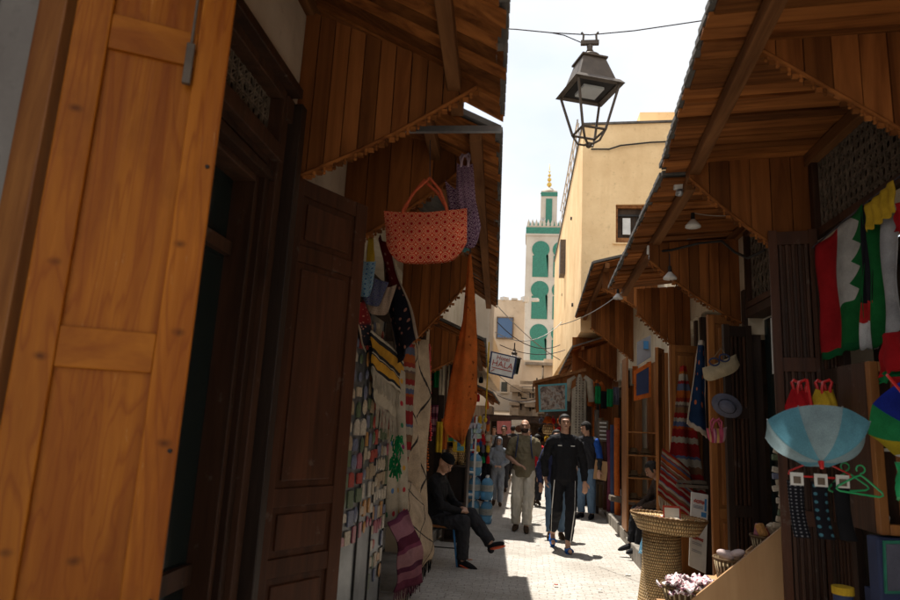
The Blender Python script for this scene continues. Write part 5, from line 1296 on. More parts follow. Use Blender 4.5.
# umbrella hung upside down
UC = Vector((1.255, 2.98, 1.525))
T = thing('umbrella', 'open pale blue and grey umbrella hanging upside down', 'umbrella', UC)
rt_ = Matrix.Rotation(.12, 3, 'Y') @ Matrix.Rotation(-.5, 3, 'X')
def uf(u, v):
    a = 2*PI*u; k = (u*8) % 1; sc_ = 1-.09*math.sin(PI*k)**1*v; r_ = .213*math.sin(v*1.25)/math.sin(1.25)*sc_
    z = .15*(1-math.cos(v*1.25))/(1-math.cos(1.25))+.012*math.sin(PI*k)*v
    return UC+rt_ @ Vector((r_*math.cos(a+.1), r_*math.sin(a+.1), z))
m = MB(); m.grid(uf, 64, 12); m.build('canopy', 'umb', T, smooth=True)
for i in range(8):
    m = MB(); m.tube([uf(i/8, v/8)+rt_ @ Vector((0, 0, .006)) for v in range(9)], .003, 4); m.build('rib', 'zinc', T)
m = MB(); m.tube([UC+rt_ @ Vector((0,0,-.03)), UC+rt_ @ Vector((0,0,.42))], .006, 6); m.build('shaft', 'redp', T)
m = MB(); m.lathe([(.001,-.035),(.008,-.03),(.012,.0),(.001,.01)], UC, 10, rot=rt_); m.build('ferrule', 'redp', T)
UC2 = Vector((1.74, 3.0, 1.66)); UC_, UC = UC, UC2
T = thing('umbrella', 'rainbow umbrella partly cut off at the right edge', 'umbrella', UC2)
rt_ = Matrix.Rotation(-.9, 3, 'Y') @ Matrix.Rotation(.5, 3, 'X')
m = MB(); m.grid(uf, 64, 10); m.build('canopy', 'umb2', T, smooth=True)
m = MB(); m.tube([UC+rt_ @ Vector((0,0,-.03)), UC+rt_ @ Vector((0,0,.42))], .006, 6); m.build('shaft', 'redp', T)
# bags above the umbrella
for (px, py, mt, lab) in ((800, 397, 'red', 'small red bag peeking above the pale blue umbrella'), (824, 397, 'yellow', 'mustard bag peeking above the pale blue umbrella')):
    y = 3.75; tote(aY(px-9, py-8, y), aY(px+9, py-8, y), aY(px-15, py+22, y), aY(px+15, py+22, y), .12, mt, lab, hh=.05, hmat='redp')
# hangers with socks
def hanger(c_, w, mat, label, tilt=0, cat_='hanger'):
    T = thing('clothes_hanger', label, cat_, c_); Rr_ = Matrix.Rotation(tilt, 3, 'Y'); P = lambda x, z: Vector(c_)+Rr_ @ Vector((x, 0, z))
    m = MB(); m.tube([P(-w/2, 0), P(-w/2-.005, -.012), P(-w/2+.01, -.02), P(w/2-.01, -.02), P(w/2+.005, -.012), P(w/2, 0), P(.02, .05), P(0, .06), P(-.02, .05), P(-w/2, 0)], .0045, 6); m.build('frame', mat, T, smooth=True)
    m = MB(); m.tube([P(0, .06)]+[P(.018*math.sin(a), .085-.018*math.cos(a)) for a in [PI*q_/8*1.7 for q_ in range(9)]], .0035, 6); m.build('hook', mat, T)
    return T
hc = Vector((1.30, 3.11, 1.475)); hanger(hc, .25, 'redp', 'red plastic hanger with three pairs of socks below the umbrella')
M['sockdot'] = fabric('black sock white dots', rings(9, 16, (.012,.012,.016), (.012,.012,.016), (.2,.2,.22)))
M['sockblue'] = fabric('black sock blue dots', rings(4, 7, (.012,.012,.016), (.012,.014,.02), (.06,.17,.22)))
for i, (dx, mt, lab) in enumerate(((-.105, 'sockdot', 'black sock with tiny white dots on the red hanger'), (-.005, 'sockblue', 'black sock with big blue dots on the red hanger'), (.085, 'black', 'plain black sock on the red hanger'))):
    p = hc+Vector((dx, -.005, -.02)); T = thing('sock', lab, 'sock', p)
    m = MB()
    def sf(u, v):
        w = .036-.004*math.sin(v*PI); a = 2*PI*u; z = -.02-(1-v)*.24; x = (.02*(1-v)**3); return p+Vector((w*math.cos(a)+x, .014*math.sin(a), z))
    m.grid(sf, 16, 14); m.build('knit', mt, T, smooth=True)
    m = MB(); m.cb(p+Vector((0, -.018, -.012)), (.055, .004, .055)); m.build('paper_tag', 'white', T)
    m = MB(); m.cb(p+Vector((0, -.022, -.016)), (.03, .003, .03)); m.build('tag_picture', 'greywood', T)
hanger(Vector((1.45, 3.08, 1.415)), .18, 'greenp', 'green plastic hanger right of the socks', .1)
hanger(Vector((1.44, 3.16, 1.42)), .16, 'greenp', 'second green plastic hanger tucked behind the first', -.1)
# flags hung from a line
def wl(px, py, x=1.77): return aX(px, py, x)
def flag1(m, u, v):
    w = m.math('MULTIPLY', m.math('ABSOLUTE', m.math('SUBTRACT', m.math('FRACT', m.math('MULTIPLY', v, 6)), .5)), .34)
    lim = m.math('SUBTRACT', .88, w); 
    c = m.mix(m.math('GREATER_THAN', u, lim), (.55, .53, .5), (.015, .16, .04))
    c = m.mix(m.math('LESS_THAN', v, m.math('ADD', .28, m.math('MULTIPLY', w, .9))), c, (.015, .16, .04))
    c = m.mix(m.math('LESS_THAN', u, .46), c, (.45, .015, .02))
    return m.mix(m.math('LESS_THAN', v, .06), c, (.01, .13, .04))
M['flag1'] = fabric('red green white flag', flag1)
M['flag2'] = fabric('green and white flag', lambda m, u, v: m.ramp(u, [(0, (.015, .16, .04)), (.45, (.5, .5, .52))], 'CONSTANT'))
M['flag3'] = fabric('black red white cloth', lambda m, u, v: m.ramp(v, [(0, (.5, .5, .5)), (.18, (.4, .02, .02)), (.32, (.015, .015, .02))], 'CONSTANT'))
flagdef = [((817, 246), (865, 204), (865, 345), (823, 362), 'flag1', 'red flag with a jagged white and green field'), ((864, 206), (872, 200), (876, 348), (862, 350), 'flag3', 'black cloth strip between the two flags'), ((868, 206), (897, 188), (900, 326), (874, 352), 'flag2', 'green and white flag hanging right of the jagged one')]
for tl, tr, br, bl, mt, lab in flagdef:
    m = cloth_quad(wl(*tl), wl(*tr), wl(*br), wl(*bl), 24, 26, .014, 2.0, axis=(-1, 0, 0)); tag(m.build('flag', mt, smooth=True, solid=.003), lab, 'flag')
m = cloth_quad(wl(866, 205, 1.74), wl(893, 180, 1.74), wl(895, 212, 1.74), wl(867, 232, 1.74), 24, 8, .008, 3.5, axis=(-1, 0, 0)); tag(m.build('scarf', 'yellow', smooth=True, solid=.004), 'bunched yellow scarf over the green and white flag', 'scarf')
cable([aX(812, 248, 1.78), aX(850, 216, 1.775), aX(905, 172, 1.77)], .005, 'line from which the flags hang', 'wire')
for (pts, mt, lab) in ((((893, 205), (912, 200), (912, 232), (894, 232)), 'red', 'red garment at the right edge above the flags'), (((880, 335), (905, 330), (905, 368), (878, 378)), 'red', 'red shirt with green hem below the flags'), (((888, 378), (905, 376), (905, 420), (892, 420)), 'red', 'lower red shirt above the rainbow umbrella'), (((895, 462), (906, 462), (906, 500), (896, 500)), 'greenp', 'green garment at the right edge before the cabinet')):
    T = thing('shirt', lab, 'shirt', aX(*pts[0], 1.72)); cloth_quad(*[aX(*p_, 1.70) for p_ in pts], 10, 12, .015, 1.5).build('cloth', mt, T, smooth=True, solid=.005)
    if 'hem' in lab: cloth_quad(aX(878, 375, 1.71), aX(905, 365, 1.71), aX(905, 374, 1.71), aX(879, 384, 1.71), 10, 4, .01, 1.5).build('hem', 'green', T, smooth=True, solid=.005)
# wooden display cabinet
T = thing('display_cabinet', 'brown wooden display cabinet on the navy wall at the right edge', 'cabinet', (1.6, 3.1, 1.25))
x0, x1, yy0, yy1, z0, z1 = 1.69, 2.1, 3.42, 3.75, 1.19, 2.02
m = MB(); m.box((x0, yy0, z0), (x0+.045, yy0+.04, z1)); m.box((x1-.045, yy0, z0), (x1, yy0+.04, z1)); m.box((x0+.045, yy0, z0), (x1-.045, yy0+.04, z0+.05)); m.box((x0+.045, yy0, z1-.05), (x1-.045, yy0+.04, z1)); m.build('front_frame', 'pine_old', T, bevel=.005)
m = MB(); m.box((x0, yy0+.041, z0), (x0+.02, yy1, z1)); m.box((x0+.02, yy0+.041, z0), (x1, yy1, z0+.02)); m.box((x0+.02, yy0+.041, z1-.02), (x1, yy1, z1)); m.box((x0+.02, yy1-.02, z0+.02), (x1, yy1, z1-.02)); m.build('case', 'darkframe', T)
m = MB(); m.box((x0+.09, yy0-.012, z0+.09), (x0+.12, yy0-.001, z1-.09)); m.box((x0+.12, yy0-.012, z0+.09), (x1-.09, yy0-.001, z0+.12)); m.build('door_moulding', 'pine_old', T, bevel=.003)
m = MB(); m.box((x0+.02, yy0+.06, 1.58), (x1, yy1-.02, 1.595)); m.build('shelf', 'white', T)
m = MB(); p = Vector((1.76, 3.55, 1.211)); m.lathe([(.001,0),(.03,0),(.04,.05),(.02,.09),(.018,.12),(.001,.12)], p, 12); tag(m.build('vase', 'white', smooth=True), 'small pale vase inside the wooden display cabinet', 'vase')
# framed poster on navy wall & tin
T = thing('poster', 'pale framed poster with a dark corner low on the navy wall', 'poster', (1.8, 3.38, .9))
qa = [aY(884, 541, 3.38), aY(912, 541, 3.38), aY(912, 594, 3.38), aY(886, 594, 3.38)]
m = MB(); m.prism(qa[::-1], (0, .015, 0)); m.build('frame', 'tile_g', T)
m = MB(); m.prism([p_+((sum(qa, Vector())/4)-p_)*.12+Vector((0, -.006, 0)) for p_ in qa][::-1], (0, .005, 0)); m.build('print', 'grey', T)
m = MB(); m.box((1.66, 3.40, .0), (2.1, 3.5, 1.18)); tag(m.build('navy_panel', 'navy', bevel=.01), 'dark navy painted wall panel under the display cabinet', 'wall panel')
p = aY(843, 592, 3.6); T = thing('tin', 'tin with a yellow lid at the foot of the slatted shutter', 'tin', p)
m = MB(); m.lathe([(.001,-.2),(.045,-.2),(.045,-.01),(.001,-.01)], p, 18); m.build('can', 'navy', T, smooth=False)
m = MB(); m.lathe([(.001,.025),(.05,.025),(.05,-.01),(.001,-.01)], p, 18); m.build('lid', 'yellow', T)
m = MB(); m.cb((p.x, 3.65, (p.z-.2)/2), (.3, .25, p.z-.2)); tag(m.build('crate', 'blackwood', bevel=.01), 'dark crate carrying the tin with the yellow lid', 'crate')

# mid right: shelves with hats, framed window, rolled goods
T = thing('wall_shelf', 'orange wooden shelf unit stacked with straw hats', 'shelf', (1.7, 10.2, .2))
m = MB(); m.box((1.50, 10.05, .2), (1.53, 10.5, 2.75)); m.build('post', 'pine_old', T)
for i, z in enumerate((.62, .95, 1.28, 1.62)):
    m = MB(); m.box((1.53, 10.05, z), (1.93, 10.5, z+.02)); m.build('shelf_board', 'pine_old', T)
m = MB(); m.box((1.93, 10.0, .2), (1.96, 10.5, 2.7)); m.build('back_panel', 'pine_old', T)
for i, z in enumerate((.64, .97, 1.30)):
    for j, x in enumerate((1.63, 1.80)):
        m = MB()
        for q_ in range(2): m.lathe([(.001,.07),(.05,.065),(.06,.02),(.11,.01),(.11,.0),(.001,.0)], (x, 10.2, z+q_*.03), 14, sy=.8)
        tag(m.build('straw_hat', 'straw_b', smooth=True), '%s straw hats at the %s of the %s shelf' % ('nested', ['left', 'right'][j], ['low', 'middle', 'high'][i]), 'hat')
T = thing('mirror', 'orange framed dark mirror above the shelf of hats', 'mirror', aY(643, 390, 9.6))
q_ = [aY(634, 371, 9.6), aY(651, 361, 9.6), aY(651, 397, 9.6), aY(634, 401, 9.6)]
cq = sum(q_, Vector())/4; m = MB(); m.prism(q_[::-1], (0, .03, 0)); m.build('frame', 'orangew', T) if 'orangew' in M else m.build('frame', 'canvas', T)
m = MB(); m.prism([p_+(cq-p_)*.28+Vector((0, -.006, 0)) for p_ in q_][::-1], (0, .01, 0)); m.build('glass', 'navy', T)
T = thing('poster', 'pale blue poster in the window above the orange framed mirror', 'poster', aY(643, 350, 9.7))
q_ = [aY(637, 342, 9.7), aY(651, 335, 9.7), aY(651, 357, 9.7), aY(637, 366, 9.7)]
m = MB(); m.prism(q_[::-1], (0, .015, 0)); m.build('sheet', 'signgrey', T); m = MB(); m.cb(aY(646, 345, 9.68), (.07, .01, .12)); m.build('blue_mark', 'signblue', T)
rnd = random.Random(14)
rolls = [(597, 410, 505, 13.6), (601, 418, 506, 13.3), (605, 422, 505, 13.0), (609, 430, 505, 12.75), (613, 425, 507, 12.5), (617, 418, 508, 12.2)]
rm = ['greywood', 'cream', 'greywood', 'purple', 'navyrug', 'redblack']
rl = ['weathered grey', 'cream', 'grey brown', 'purple plaid', 'navy', 'dark red']
for i, (px, pt_, pb, y) in enumerate(rolls):
    a, b = aY(px, pt_, y), aY(px+.5, pb, y); b.z = .16
    m = MB(); m.tube([b, a.lerp(b, .5)+Vector((rnd.uniform(-.02, .02), 0, 0)), a], [.055, .05, .055], 10); m.uv = {}
    tag(m.build('standing_roll', ['greywood', 'straw_b', 'darkleaf', 'purple', 'navy', 'canvas'][i], smooth=True), ['weathered grey roll farthest along the right steps', 'straw coloured roll second farthest along the right steps', 'dark brown roll in the row on the right steps', 'plum roll in the row on the right steps', 'navy roll in the row on the right steps', 'rust roll nearest the shelf of hats'][i], 'roll', 'rolled goods standing on the right steps')
T = thing('notice_board', 'pale lettered board hanging above the standing rolls', 'sign', aY(603, 430, 12.9))
m = MB(); m.cb(aY(603, 431, 12.9), (.2, .02, .4)); m.build('board', 'greywood', T); m = MB()
for i in range(5): m.cb(aY(603, 423+i*4, 12.87), (.13, .006, .025))
m.build('lettering', 'white', T)
for (px, py, w, h, y, mt, lab) in ((600, 470, .25, .35, 12.9, 'plank', 'plywood crate leaning on the right steps behind the man in blue'), (622, 500, .4, .08, 11.2, 'greywood', 'weathered plank lying on the right steps'), (598, 482, .5, .06, 13.2, 'greywood', 'low wooden bench board beside the leaning crate')):
    p = aY(px, py, y); m = MB(); m.cb(p, (w, .3, h), Matrix.Rotation(.12, 3, 'Y')); tag(m.build('crate' if 'crate' in lab else 'plank', mt, bevel=.008), lab, 'crate' if 'crate' in lab else 'plank')
# robes
def robe(px0, px1, pt_, pb, y, mat, label, trim=None):
    a, b, c_, d_ = aY(px0, pt_, y), aY(px1, pt_, y), aY(px1, pb, y), aY(px0, pb, y); w = b.x-a.x; cx = (a.x+b.x)/2; H = a.z-d_.z
    T = thing('robe', label, 'robe', (cx, y, a.z)); m = MB()
    def rf(u, v):
        aa = 2*PI*u; ww = w*.5*(.42+.2*(1-v)) if v < .9 else w*.5*(.62-.3*(v-.9)*10*.6)
        ww = w*.5*(.62-.06*v) if v < .88 else w*.5*lerp(.56, .2, (v-.88)/.12)
        return Vector((cx+ww*math.cos(aa)*(1+.05*math.sin(aa*6)), y+.07*math.sin(aa)+.012*math.sin(aa*5), d_.z+H*v))
    m.grid(rf, 40, 24); 
    m.build('body', mat, T, smooth=True)
    for s_ in (-1, 1):
        m = MB(); m.tube([Vector((cx+s_*w*.18, y, a.z-.05)), Vector((cx+s_*w*.40, y, a.z-.13)), Vector((cx+s_*w*.5, y, a.z-.55*min(H, 1.0)))], [.06, .075, .07], 10); m.build('sleeve', mat, T, smooth=True)
    if trim:
        m = MB()
        for i in range(22): 
            for s_ in (-1, 0, 1): m.cb((cx+s_*w*.13, y-.085, a.z-.08-i*H/24), (.022, .012, .025))
        m.build('embroidery', trim, T)
robe(567, 592, 374, 436, 13.55, 'cream', 'cream embroidered robe hanging right of the turquoise poster', 'greywood')
robe(591, 603, 380, 438, 13.9, 'straw_r', 'tan robe hanging right of the cream embroidered one', 'canvas') if 'straw_r' in M else robe(591, 603, 380, 438, 13.9, 'canvas', 'tan robe hanging right of the cream embroidered one', 'darkleaf')
T = thing('clothes_rail', 'wooden panel wall behind the hanging robes', 'wall panel', (1.5, 14.5, 0))
m = MB(); m.box((1.0, 14.7, 2.2), (1.98, 14.75, 3.7)); m.box((1.45, 14.7, 0), (1.98, 14.75, 2.2)); m.build('board', 'board_z', T)
hung_row([(600+(i % 2)*6, 445+(i//2)*9) for i in range(8)], 13.4, 'bag', 'goods on the wall above the standing rolls', '%s bag on the wall left of the standing rolls', 'bag', 19, .12, .15)
hung_row([(623+i*4, 372+((i*7) % 9)) for i in range(4)], 11.3, 'cloth', 'cloths hanging before the shelves of hats', '%s cloth hanging beside the shelves of hats', 'cloth', 20, .09, .3)
hung_row([(598+i*6, 395+((i*5) % 7)) for i in range(4)], 13.2, 'cloth', 'cloths hanging over the standing rolls', '%s cloth hanging above the standing rolls', 'cloth', 23, .12, .35)

# ------------------------------------------------------------------ people
def remeshed(mb, name, mat, parent, vox, smooth_it=4):
    org = Vector(parent.location)
    me = bpy.data.meshes.new('tmp'); me.from_pydata(mb.v, [], mb.f); me.update()
    ob = bpy.data.objects.new('tmp', me); col.objects.link(ob)
    r_ = ob.modifiers.new('r', 'REMESH'); r_.mode = 'VOXEL'; r_.voxel_size = vox
    s_ = ob.modifiers.new('s', 'SMOOTH'); s_.factor = .5; s_.iterations = smooth_it
    dg = bpy.context.evaluated_depsgraph_get(); dg.update()
    m2 = bpy.data.meshes.new_from_object(ob.evaluated_get(dg))
    col.objects.unlink(ob); bpy.data.objects.remove(ob); bpy.data.meshes.remove(me)
    if name not in ('body', 'shoe'):
        nv = len(m2.vertices); cs = [0.0]*(nv*3); ns = [0.0]*(nv*3); m2.vertices.foreach_get('co', cs); m2.vertices.foreach_get('normal', ns)
        for i in range(nv):
            x, y_, z = cs[3*i:3*i+3]; a_ = mnoise.noise(Vector((x*11, y_*11, z*8))); b_ = mnoise.noise(Vector((x*22+7, y_*22, z*24+x*20))); d = .012*(.5-abs(a_)*1.8)+.006*b_
            for q in range(3): cs[3*i+q] += ns[3*i+q]*d
        m2.vertices.foreach_set('co', cs); m2.update()
    m2.materials.clear(); m2.materials.append(M[mat] if isinstance(mat, str) else mat)
    m2.polygons.foreach_set('use_smooth', [True]*len(m2.polygons))
    m2.name = name; m2.transform(Matrix.Translation(-org))
    o = bpy.data.objects.new(name, m2); col.objects.link(o); o.parent = parent
    return o
def garment(name, c, var=.15, fold=1.0, stripe=None):
    m = NM(name, .85, spec=.15); v = m.obj()
    n1 = m.noise(m.map(v, (1, 1, .45)), 9, 4, .6, .8); n2 = m.noise(v, 120, 2)
    m.col(m.ramp(n1, [(.3, sc3(c, 1-var)), (.7, sc3(c, 1+var))]))
    m.bump(m.math('ADD', m.math('MULTIPLY', n1, 1.0), m.math('MULTIPLY', n2, .03)), .03*fold, .8)
    return m.m
def person(label, loc, H, rz, P, outfit, vox=.008, head_rz=0, head_rx=0, group=None, skin='skin', hair='short', hands=True):
    """P holds joints in metres for a 1.75 m figure that faces -Y"""
    T = thing('person', label, 'person', loc, group)
    k = H/1.75; W = Matrix.Translation(Vector(loc)) @ Matrix.Rotation(rz, 4, 'Z') @ Matrix.Scale(k, 4)
    TM = Matrix.Translation(Vector(P.get('pelvis', (0, 0, .95)))) @ Matrix.Rotation(P.get('twist', 0), 4, 'Z') @ Matrix.Rotation(P.get('lean', 0), 4, 'X') @ Matrix.Translation(Vector((0, 0, -.95)))
    HM = TM @ Matrix.Translation(Vector((0, 0, 1.52))) @ Matrix.Rotation(head_rz, 4, 'Z') @ Matrix.Rotation(head_rx, 4, 'X') @ Matrix.Translation(Vector((0, 0, -1.52)))
    fat = P.get('fat', 1.0); sw = P.get('sh', .176)
    def tp(p): return TM @ Vector(p)
    def hp(p): return HM @ Vector(p)
    def add_ell(m, c, r, M_): 
        q = MB(); q.ell((0, 0, 0), r, n=16, m=10); m.add([M_ @ (v+Vector(c)) for v in q.v], q.f)
    def fin(m):
        m.v = [W @ v for v in m.v]; return m
    def torso(m, g, z0=.86, neck=True):
        add_ell(m, (0, .005, .95), (.155*fat+g, .115*fat+g, .12+g*.4), TM)
        add_ell(m, (0, 0, 1.10), (.140*fat+g, .105*fat+g, .16), TM)
        add_ell(m, (0, .005, 1.27), (.160*fat+g, .112*fat+g, .17), TM)
        q = MB()
        for s in (-1, 1): q.caps((s*.03, .01, 1.43), (s*(sw-.025), .01, 1.405), .062+g, .055+g)
        m.add([TM @ v for v in q.v], q.f)
    sh = {s: tp((s*sw, .005, 1.395)) for s in (-1, 1)}
    hipj = {s: (TM @ Vector((s*.088, 0, .93))) for s in (-1, 1)}
    arms = P['arms']; legs = P['legs']      # side -> (elbow, wrist), (knee, ankle, toe)
    # body
    m = MB(); torso(m, 0)
    q = MB(); q.caps((0, .012, 1.42), (0, -.005, 1.56), .06, .054); m.add([TM @ v for v in q.v], q.f)
    q = MB(); q.ell((0, .006, 1.655), (.074, .093, .098)); q.ell((0, -.028, 1.60), (.056, .062, .062)); q.ell((0, -.05, 1.572), (.03, .032, .026))
    q.caps((0, -.09, 1.655), (0, -.108, 1.622), .010, .015, 8); q.ell((0, -.078, 1.675), (.05, .02, .014)); q.ell((0, -.083, 1.592), (.027, .012, .010))
    for s in (-1, 1): q.ell((s*.076, .005, 1.638), (.010, .02, .031))
    m.add([HM @ v for v in q.v], q.f)
    for s in (-1, 1):
        e, w = Vector(arms[s][0]), Vector(arms[s][1]); m.caps(sh[s], e, .050*fat, .040); m.caps(e, w, .040, .026)
        d = (w-e).normalized(); hd = Vector(arms[s][2]).normalized() if len(arms[s]) > 2 else d
        side = hd.cross(Vector((0, 0, 1)));  side = side.normalized() if side.length > .2 else Vector((0, 1, 0))
        if len(arms[s]) > 3: side = Vector(arms[s][3]).normalized()
        nn = hd.cross(side).normalized(); palm = w+hd*.05
        Rm = Matrix((( side.x, nn.x, hd.x), (side.y, nn.y, hd.y), (side.z, nn.z, hd.z)))
        q = MB(); q.ell(palm, (.040, .016, .052), Rm); m.add(q.v, q.f); m.caps(w-d*.01, palm, .025, .02)
        curl = P.get('curl', .35)
        for fi, (off, ln) in enumerate(((-.030, .062), (-.010, .075), (.011, .072), (.031, .056))):
            b0 = palm+hd*.035+side*off; b1 = b0+(hd*math.cos(curl)+nn*math.sin(curl))*ln*.55; b2 = b1+(hd*math.cos(curl*2.4)+nn*math.sin(curl*2.4))*ln*.5
            m.caps(b0, b1, .0098, .009, 8); m.caps(b1, b2, .009, .0078, 8)
        t0 = palm-hd*.02-side*.033; t1 = t0+(hd*.6-side*.65+nn*.3).normalized()*.035; t2 = t1+(hd*.9-side*.2+nn*.35).normalized()*.03
        m.caps(t0, t1, .013, .011, 8); m.caps(t1, t2, .011, .009, 8)
        kn, an, toe = map(Vector, legs[s]); m.caps(hipj[s], kn, .085*fat, .055); m.caps(kn, an, .055, .036)
        fd = (toe-an); m.caps(an+Vector((0, 0, -.02)), toe if outfit.get('sandal') else an.lerp(toe, .55), .034, .026 if outfit.get('sandal') else .02)
    remeshed(fin(m), 'body', skin, T, vox*k, 3)
    # shirt
    m = MB(); g = outfit.get('loose', .016)*.75; torso(m, g)
    q = MB(); q.tube([(0, 0, outfit.get('hem', .90)), (0, 0, 1.05), (0, 0, 1.2)], [.150*fat+g*1.3, .145*fat+g*1.1, .145*fat+g], 20)
    q.v = [Vector((v.x, v.y*.76, v.z)) for v in q.v]; m.add([TM @ v for v in q.v], q.f)
    if outfit.get('collar', 1): q = MB(); q.tube([(0, .012, 1.43), (0, .004, 1.505)], [.078, .066], 16); m.add([TM @ v for v in q.v], q.f)
    if outfit.get('hood'): q = MB(); q.ell((0, .04, 1.47), (.12, .10, .07)); m.add([TM @ v for v in q.v], q.f)
    for s in (-1, 1):
        e, w = Vector(arms[s][0]), Vector(arms[s][1])
        if outfit.get('sleeve', 'long') == 'long':
            m.caps(sh[s], e, .066*fat, .055); m.tube([e, e.lerp(w, .5), w-(w-e)*.02], [.055, .05, .040], 14); m.caps(e, e.lerp(w, .3), .055, .05)
        else:
            m.tube([sh[s], sh[s].lerp(e, .5), sh[s].lerp(e, .85)], [.07*fat, .068, .066], 14); m.caps(sh[s], sh[s].lerp(e, .2), .067, .066)
    remeshed(fin(m), outfit.get('top_name', 'shirt'), outfit['top'], T, max(vox, .009)*k, 4)
    # trousers
    m = MB(); gl = outfit.get('leg', .022)
    add_ell(m, (0, .005, .93), (.158*fat+.012, .120*fat+.012, .115), TM)
    for s in (-1, 1):
        kn, an, toe = map(Vector, legs[s]); m.caps(hipj[s], kn, .092*fat, .058+gl); end = an+(kn-an).normalized()*outfit.get('cuff', .02)
        m.tube([kn, kn.lerp(end, .5), end], [.058+gl, .05+gl, .040+gl], 14); m.caps(kn, kn.lerp(end, .3), .058+gl, .052+gl)
    remeshed(fin(m), 'trousers', outfit['pants'], T, max(vox, .009)*k, 4)
    # shoes
    for s in (-1, 1):
        kn, an, toe = map(Vector, legs[s]); fd = (toe-an); L_ = fd.length
        fdn = fd.normalized(); up = (kn-an).normalized(); up = (up-fdn*up.dot(fdn)).normalized(); sx = fdn.cross(up)
        heel = an-up*.055-fdn*.05; tp_ = toe+fdn*.03
        B3_ = Matrix(((sx.x, fdn.x, up.x), (sx.y, fdn.y, up.y), (sx.z, fdn.z, up.z)))
        m = MB(); c_ = (heel+tp_)/2+up*.012
        if outfit.get('sandal'):
            m.ell(c_-up*.035, (.047, (tp_-heel).length*.55, .014), B3_); q = MB(); q.tube([tp_-fdn*.07+sx*x*.05+up*(.035*(1-x*x)-.02) for x in (-1, -.6, 0, .6, 1)], [.018]*5, 8); m.add(q.v, q.f)
        else:
            m.ell(c_-up*.0, (.045, (tp_-heel).length*.56, .036), B3_); m.caps(an-up*.02-fdn*.01, heel+fdn*.03, .043, .042)
        shoe = remeshed(fin(m), 'shoe', outfit['shoes'], T, .007*k, 2)
        if outfit.get('sole'):
            m = MB(); m.ell(c_-up*.03, (.05, (tp_-heel).length*.58, .018), B3_); o = fin(m).build('sole', outfit['sole'], T, smooth=True)
    # hair / hat
    m = MB()
    if hair in ('short', 'curly', 'bun'):
        for zz, rr in ((1.675, (.080, .097, .088)),): 
            q = MB(); q.ell((0, .016, 1.668), (.081, .096, .094), n=20, m=12)
            q2 = MB(); ids = [i for i, f in enumerate(q.f) if (lambda c: not (c.y < -.045 and c.z < 1.705) and not (c.z < 1.625 and c.y < .03))(sum((q.v[j] for j in q.f[i]), Vector())/4)]
            q2.v = q.v; q2.f = [q.f[i] for i in ids]
            if hair == 'curly':
                rr_ = random.Random(4)
                for i in ids: 
                    c = sum((q.v[j] for j in q.f[i]), Vector())/4; q3 = MB(); q3.ell(c, .017, n=7, m=5); q2.add(q3.v, q3.f)
            m.add([HM @ v for v in q2.v], q2.f)
        fin(m).build('hair', 'hair', T, smooth=True, solid=.008)
    elif hair == 'cap':
        q = MB(); q.lathe([(.083, 1.692), (.086, 1.71), (.076, 1.745), (.045, 1.772), (.001, 1.78)], (0, .006, 0), 20, sy=1.18); m.add([HM @ v for v in q.v], q.f); fin(m).build('hat', outfit['hat'], T, smooth=True, solid=.006)
    elif hair == 'hood':
        q = MB(); q.ell((0, .015, 1.655), (.092, .105, .118), n=20, m=12); q2 = MB(); q2.v = q.v
        q2.f = [f for f in q.f if (lambda c: not (c.y < -.03 and c.z < 1.72 and abs(c.x) < .07))(sum((q.v[j] for j in f), Vector())/4)]
        m.add([HM @ v for v in q2.v], q2.f); q = MB(); q.tube([(0, .02, 1.42), (0, .015, 1.55)], [.11, .085], 16); m.add([HM @ v for v in q.v], q.f)
        fin(m).build('hood', outfit.get('hat', outfit['top']), T, smooth=True, solid=.01)
    if outfit.get('beard'):
        q = MB(); q.ell((0, -.030, 1.592), (.060, .064, .058), n=18, m=10); q2 = MB(); q2.v = q.v; q2.f = [f for f in q.f if (lambda c: c.z < 1.605)(sum((q.v[j] for j in f), Vector())/4)]
        m = MB(); m.add([HM @ v for v in q2.v], q2.f); fin(m).build('beard', 'beard', T, smooth=True, solid=.006)
    for s in (-1, 1):
        m = MB(); q = MB(); q.ell((s*.031, -.0915, 1.655), (.013, .006, .006), n=8, m=5); m.add([HM @ v for v in q.v], q.f); fin(m).build('eye', 'eye', T)
        m = MB(); q = MB(); q.caps((s*.014, -.096, 1.677), (s*.047, -.088, 1.678), .004, .003, 6); m.add([HM @ v for v in q.v], q.f); fin(m).build('eyebrow', 'hair', T)
    m = MB(); q = MB(); q.ell((0, -.094, 1.592), (.022, .005, .006), n=8, m=5); m.add([HM @ v for v in q.v], q.f); fin(m).build('mouth', 'lip', T)
    return T, W, TM, HM

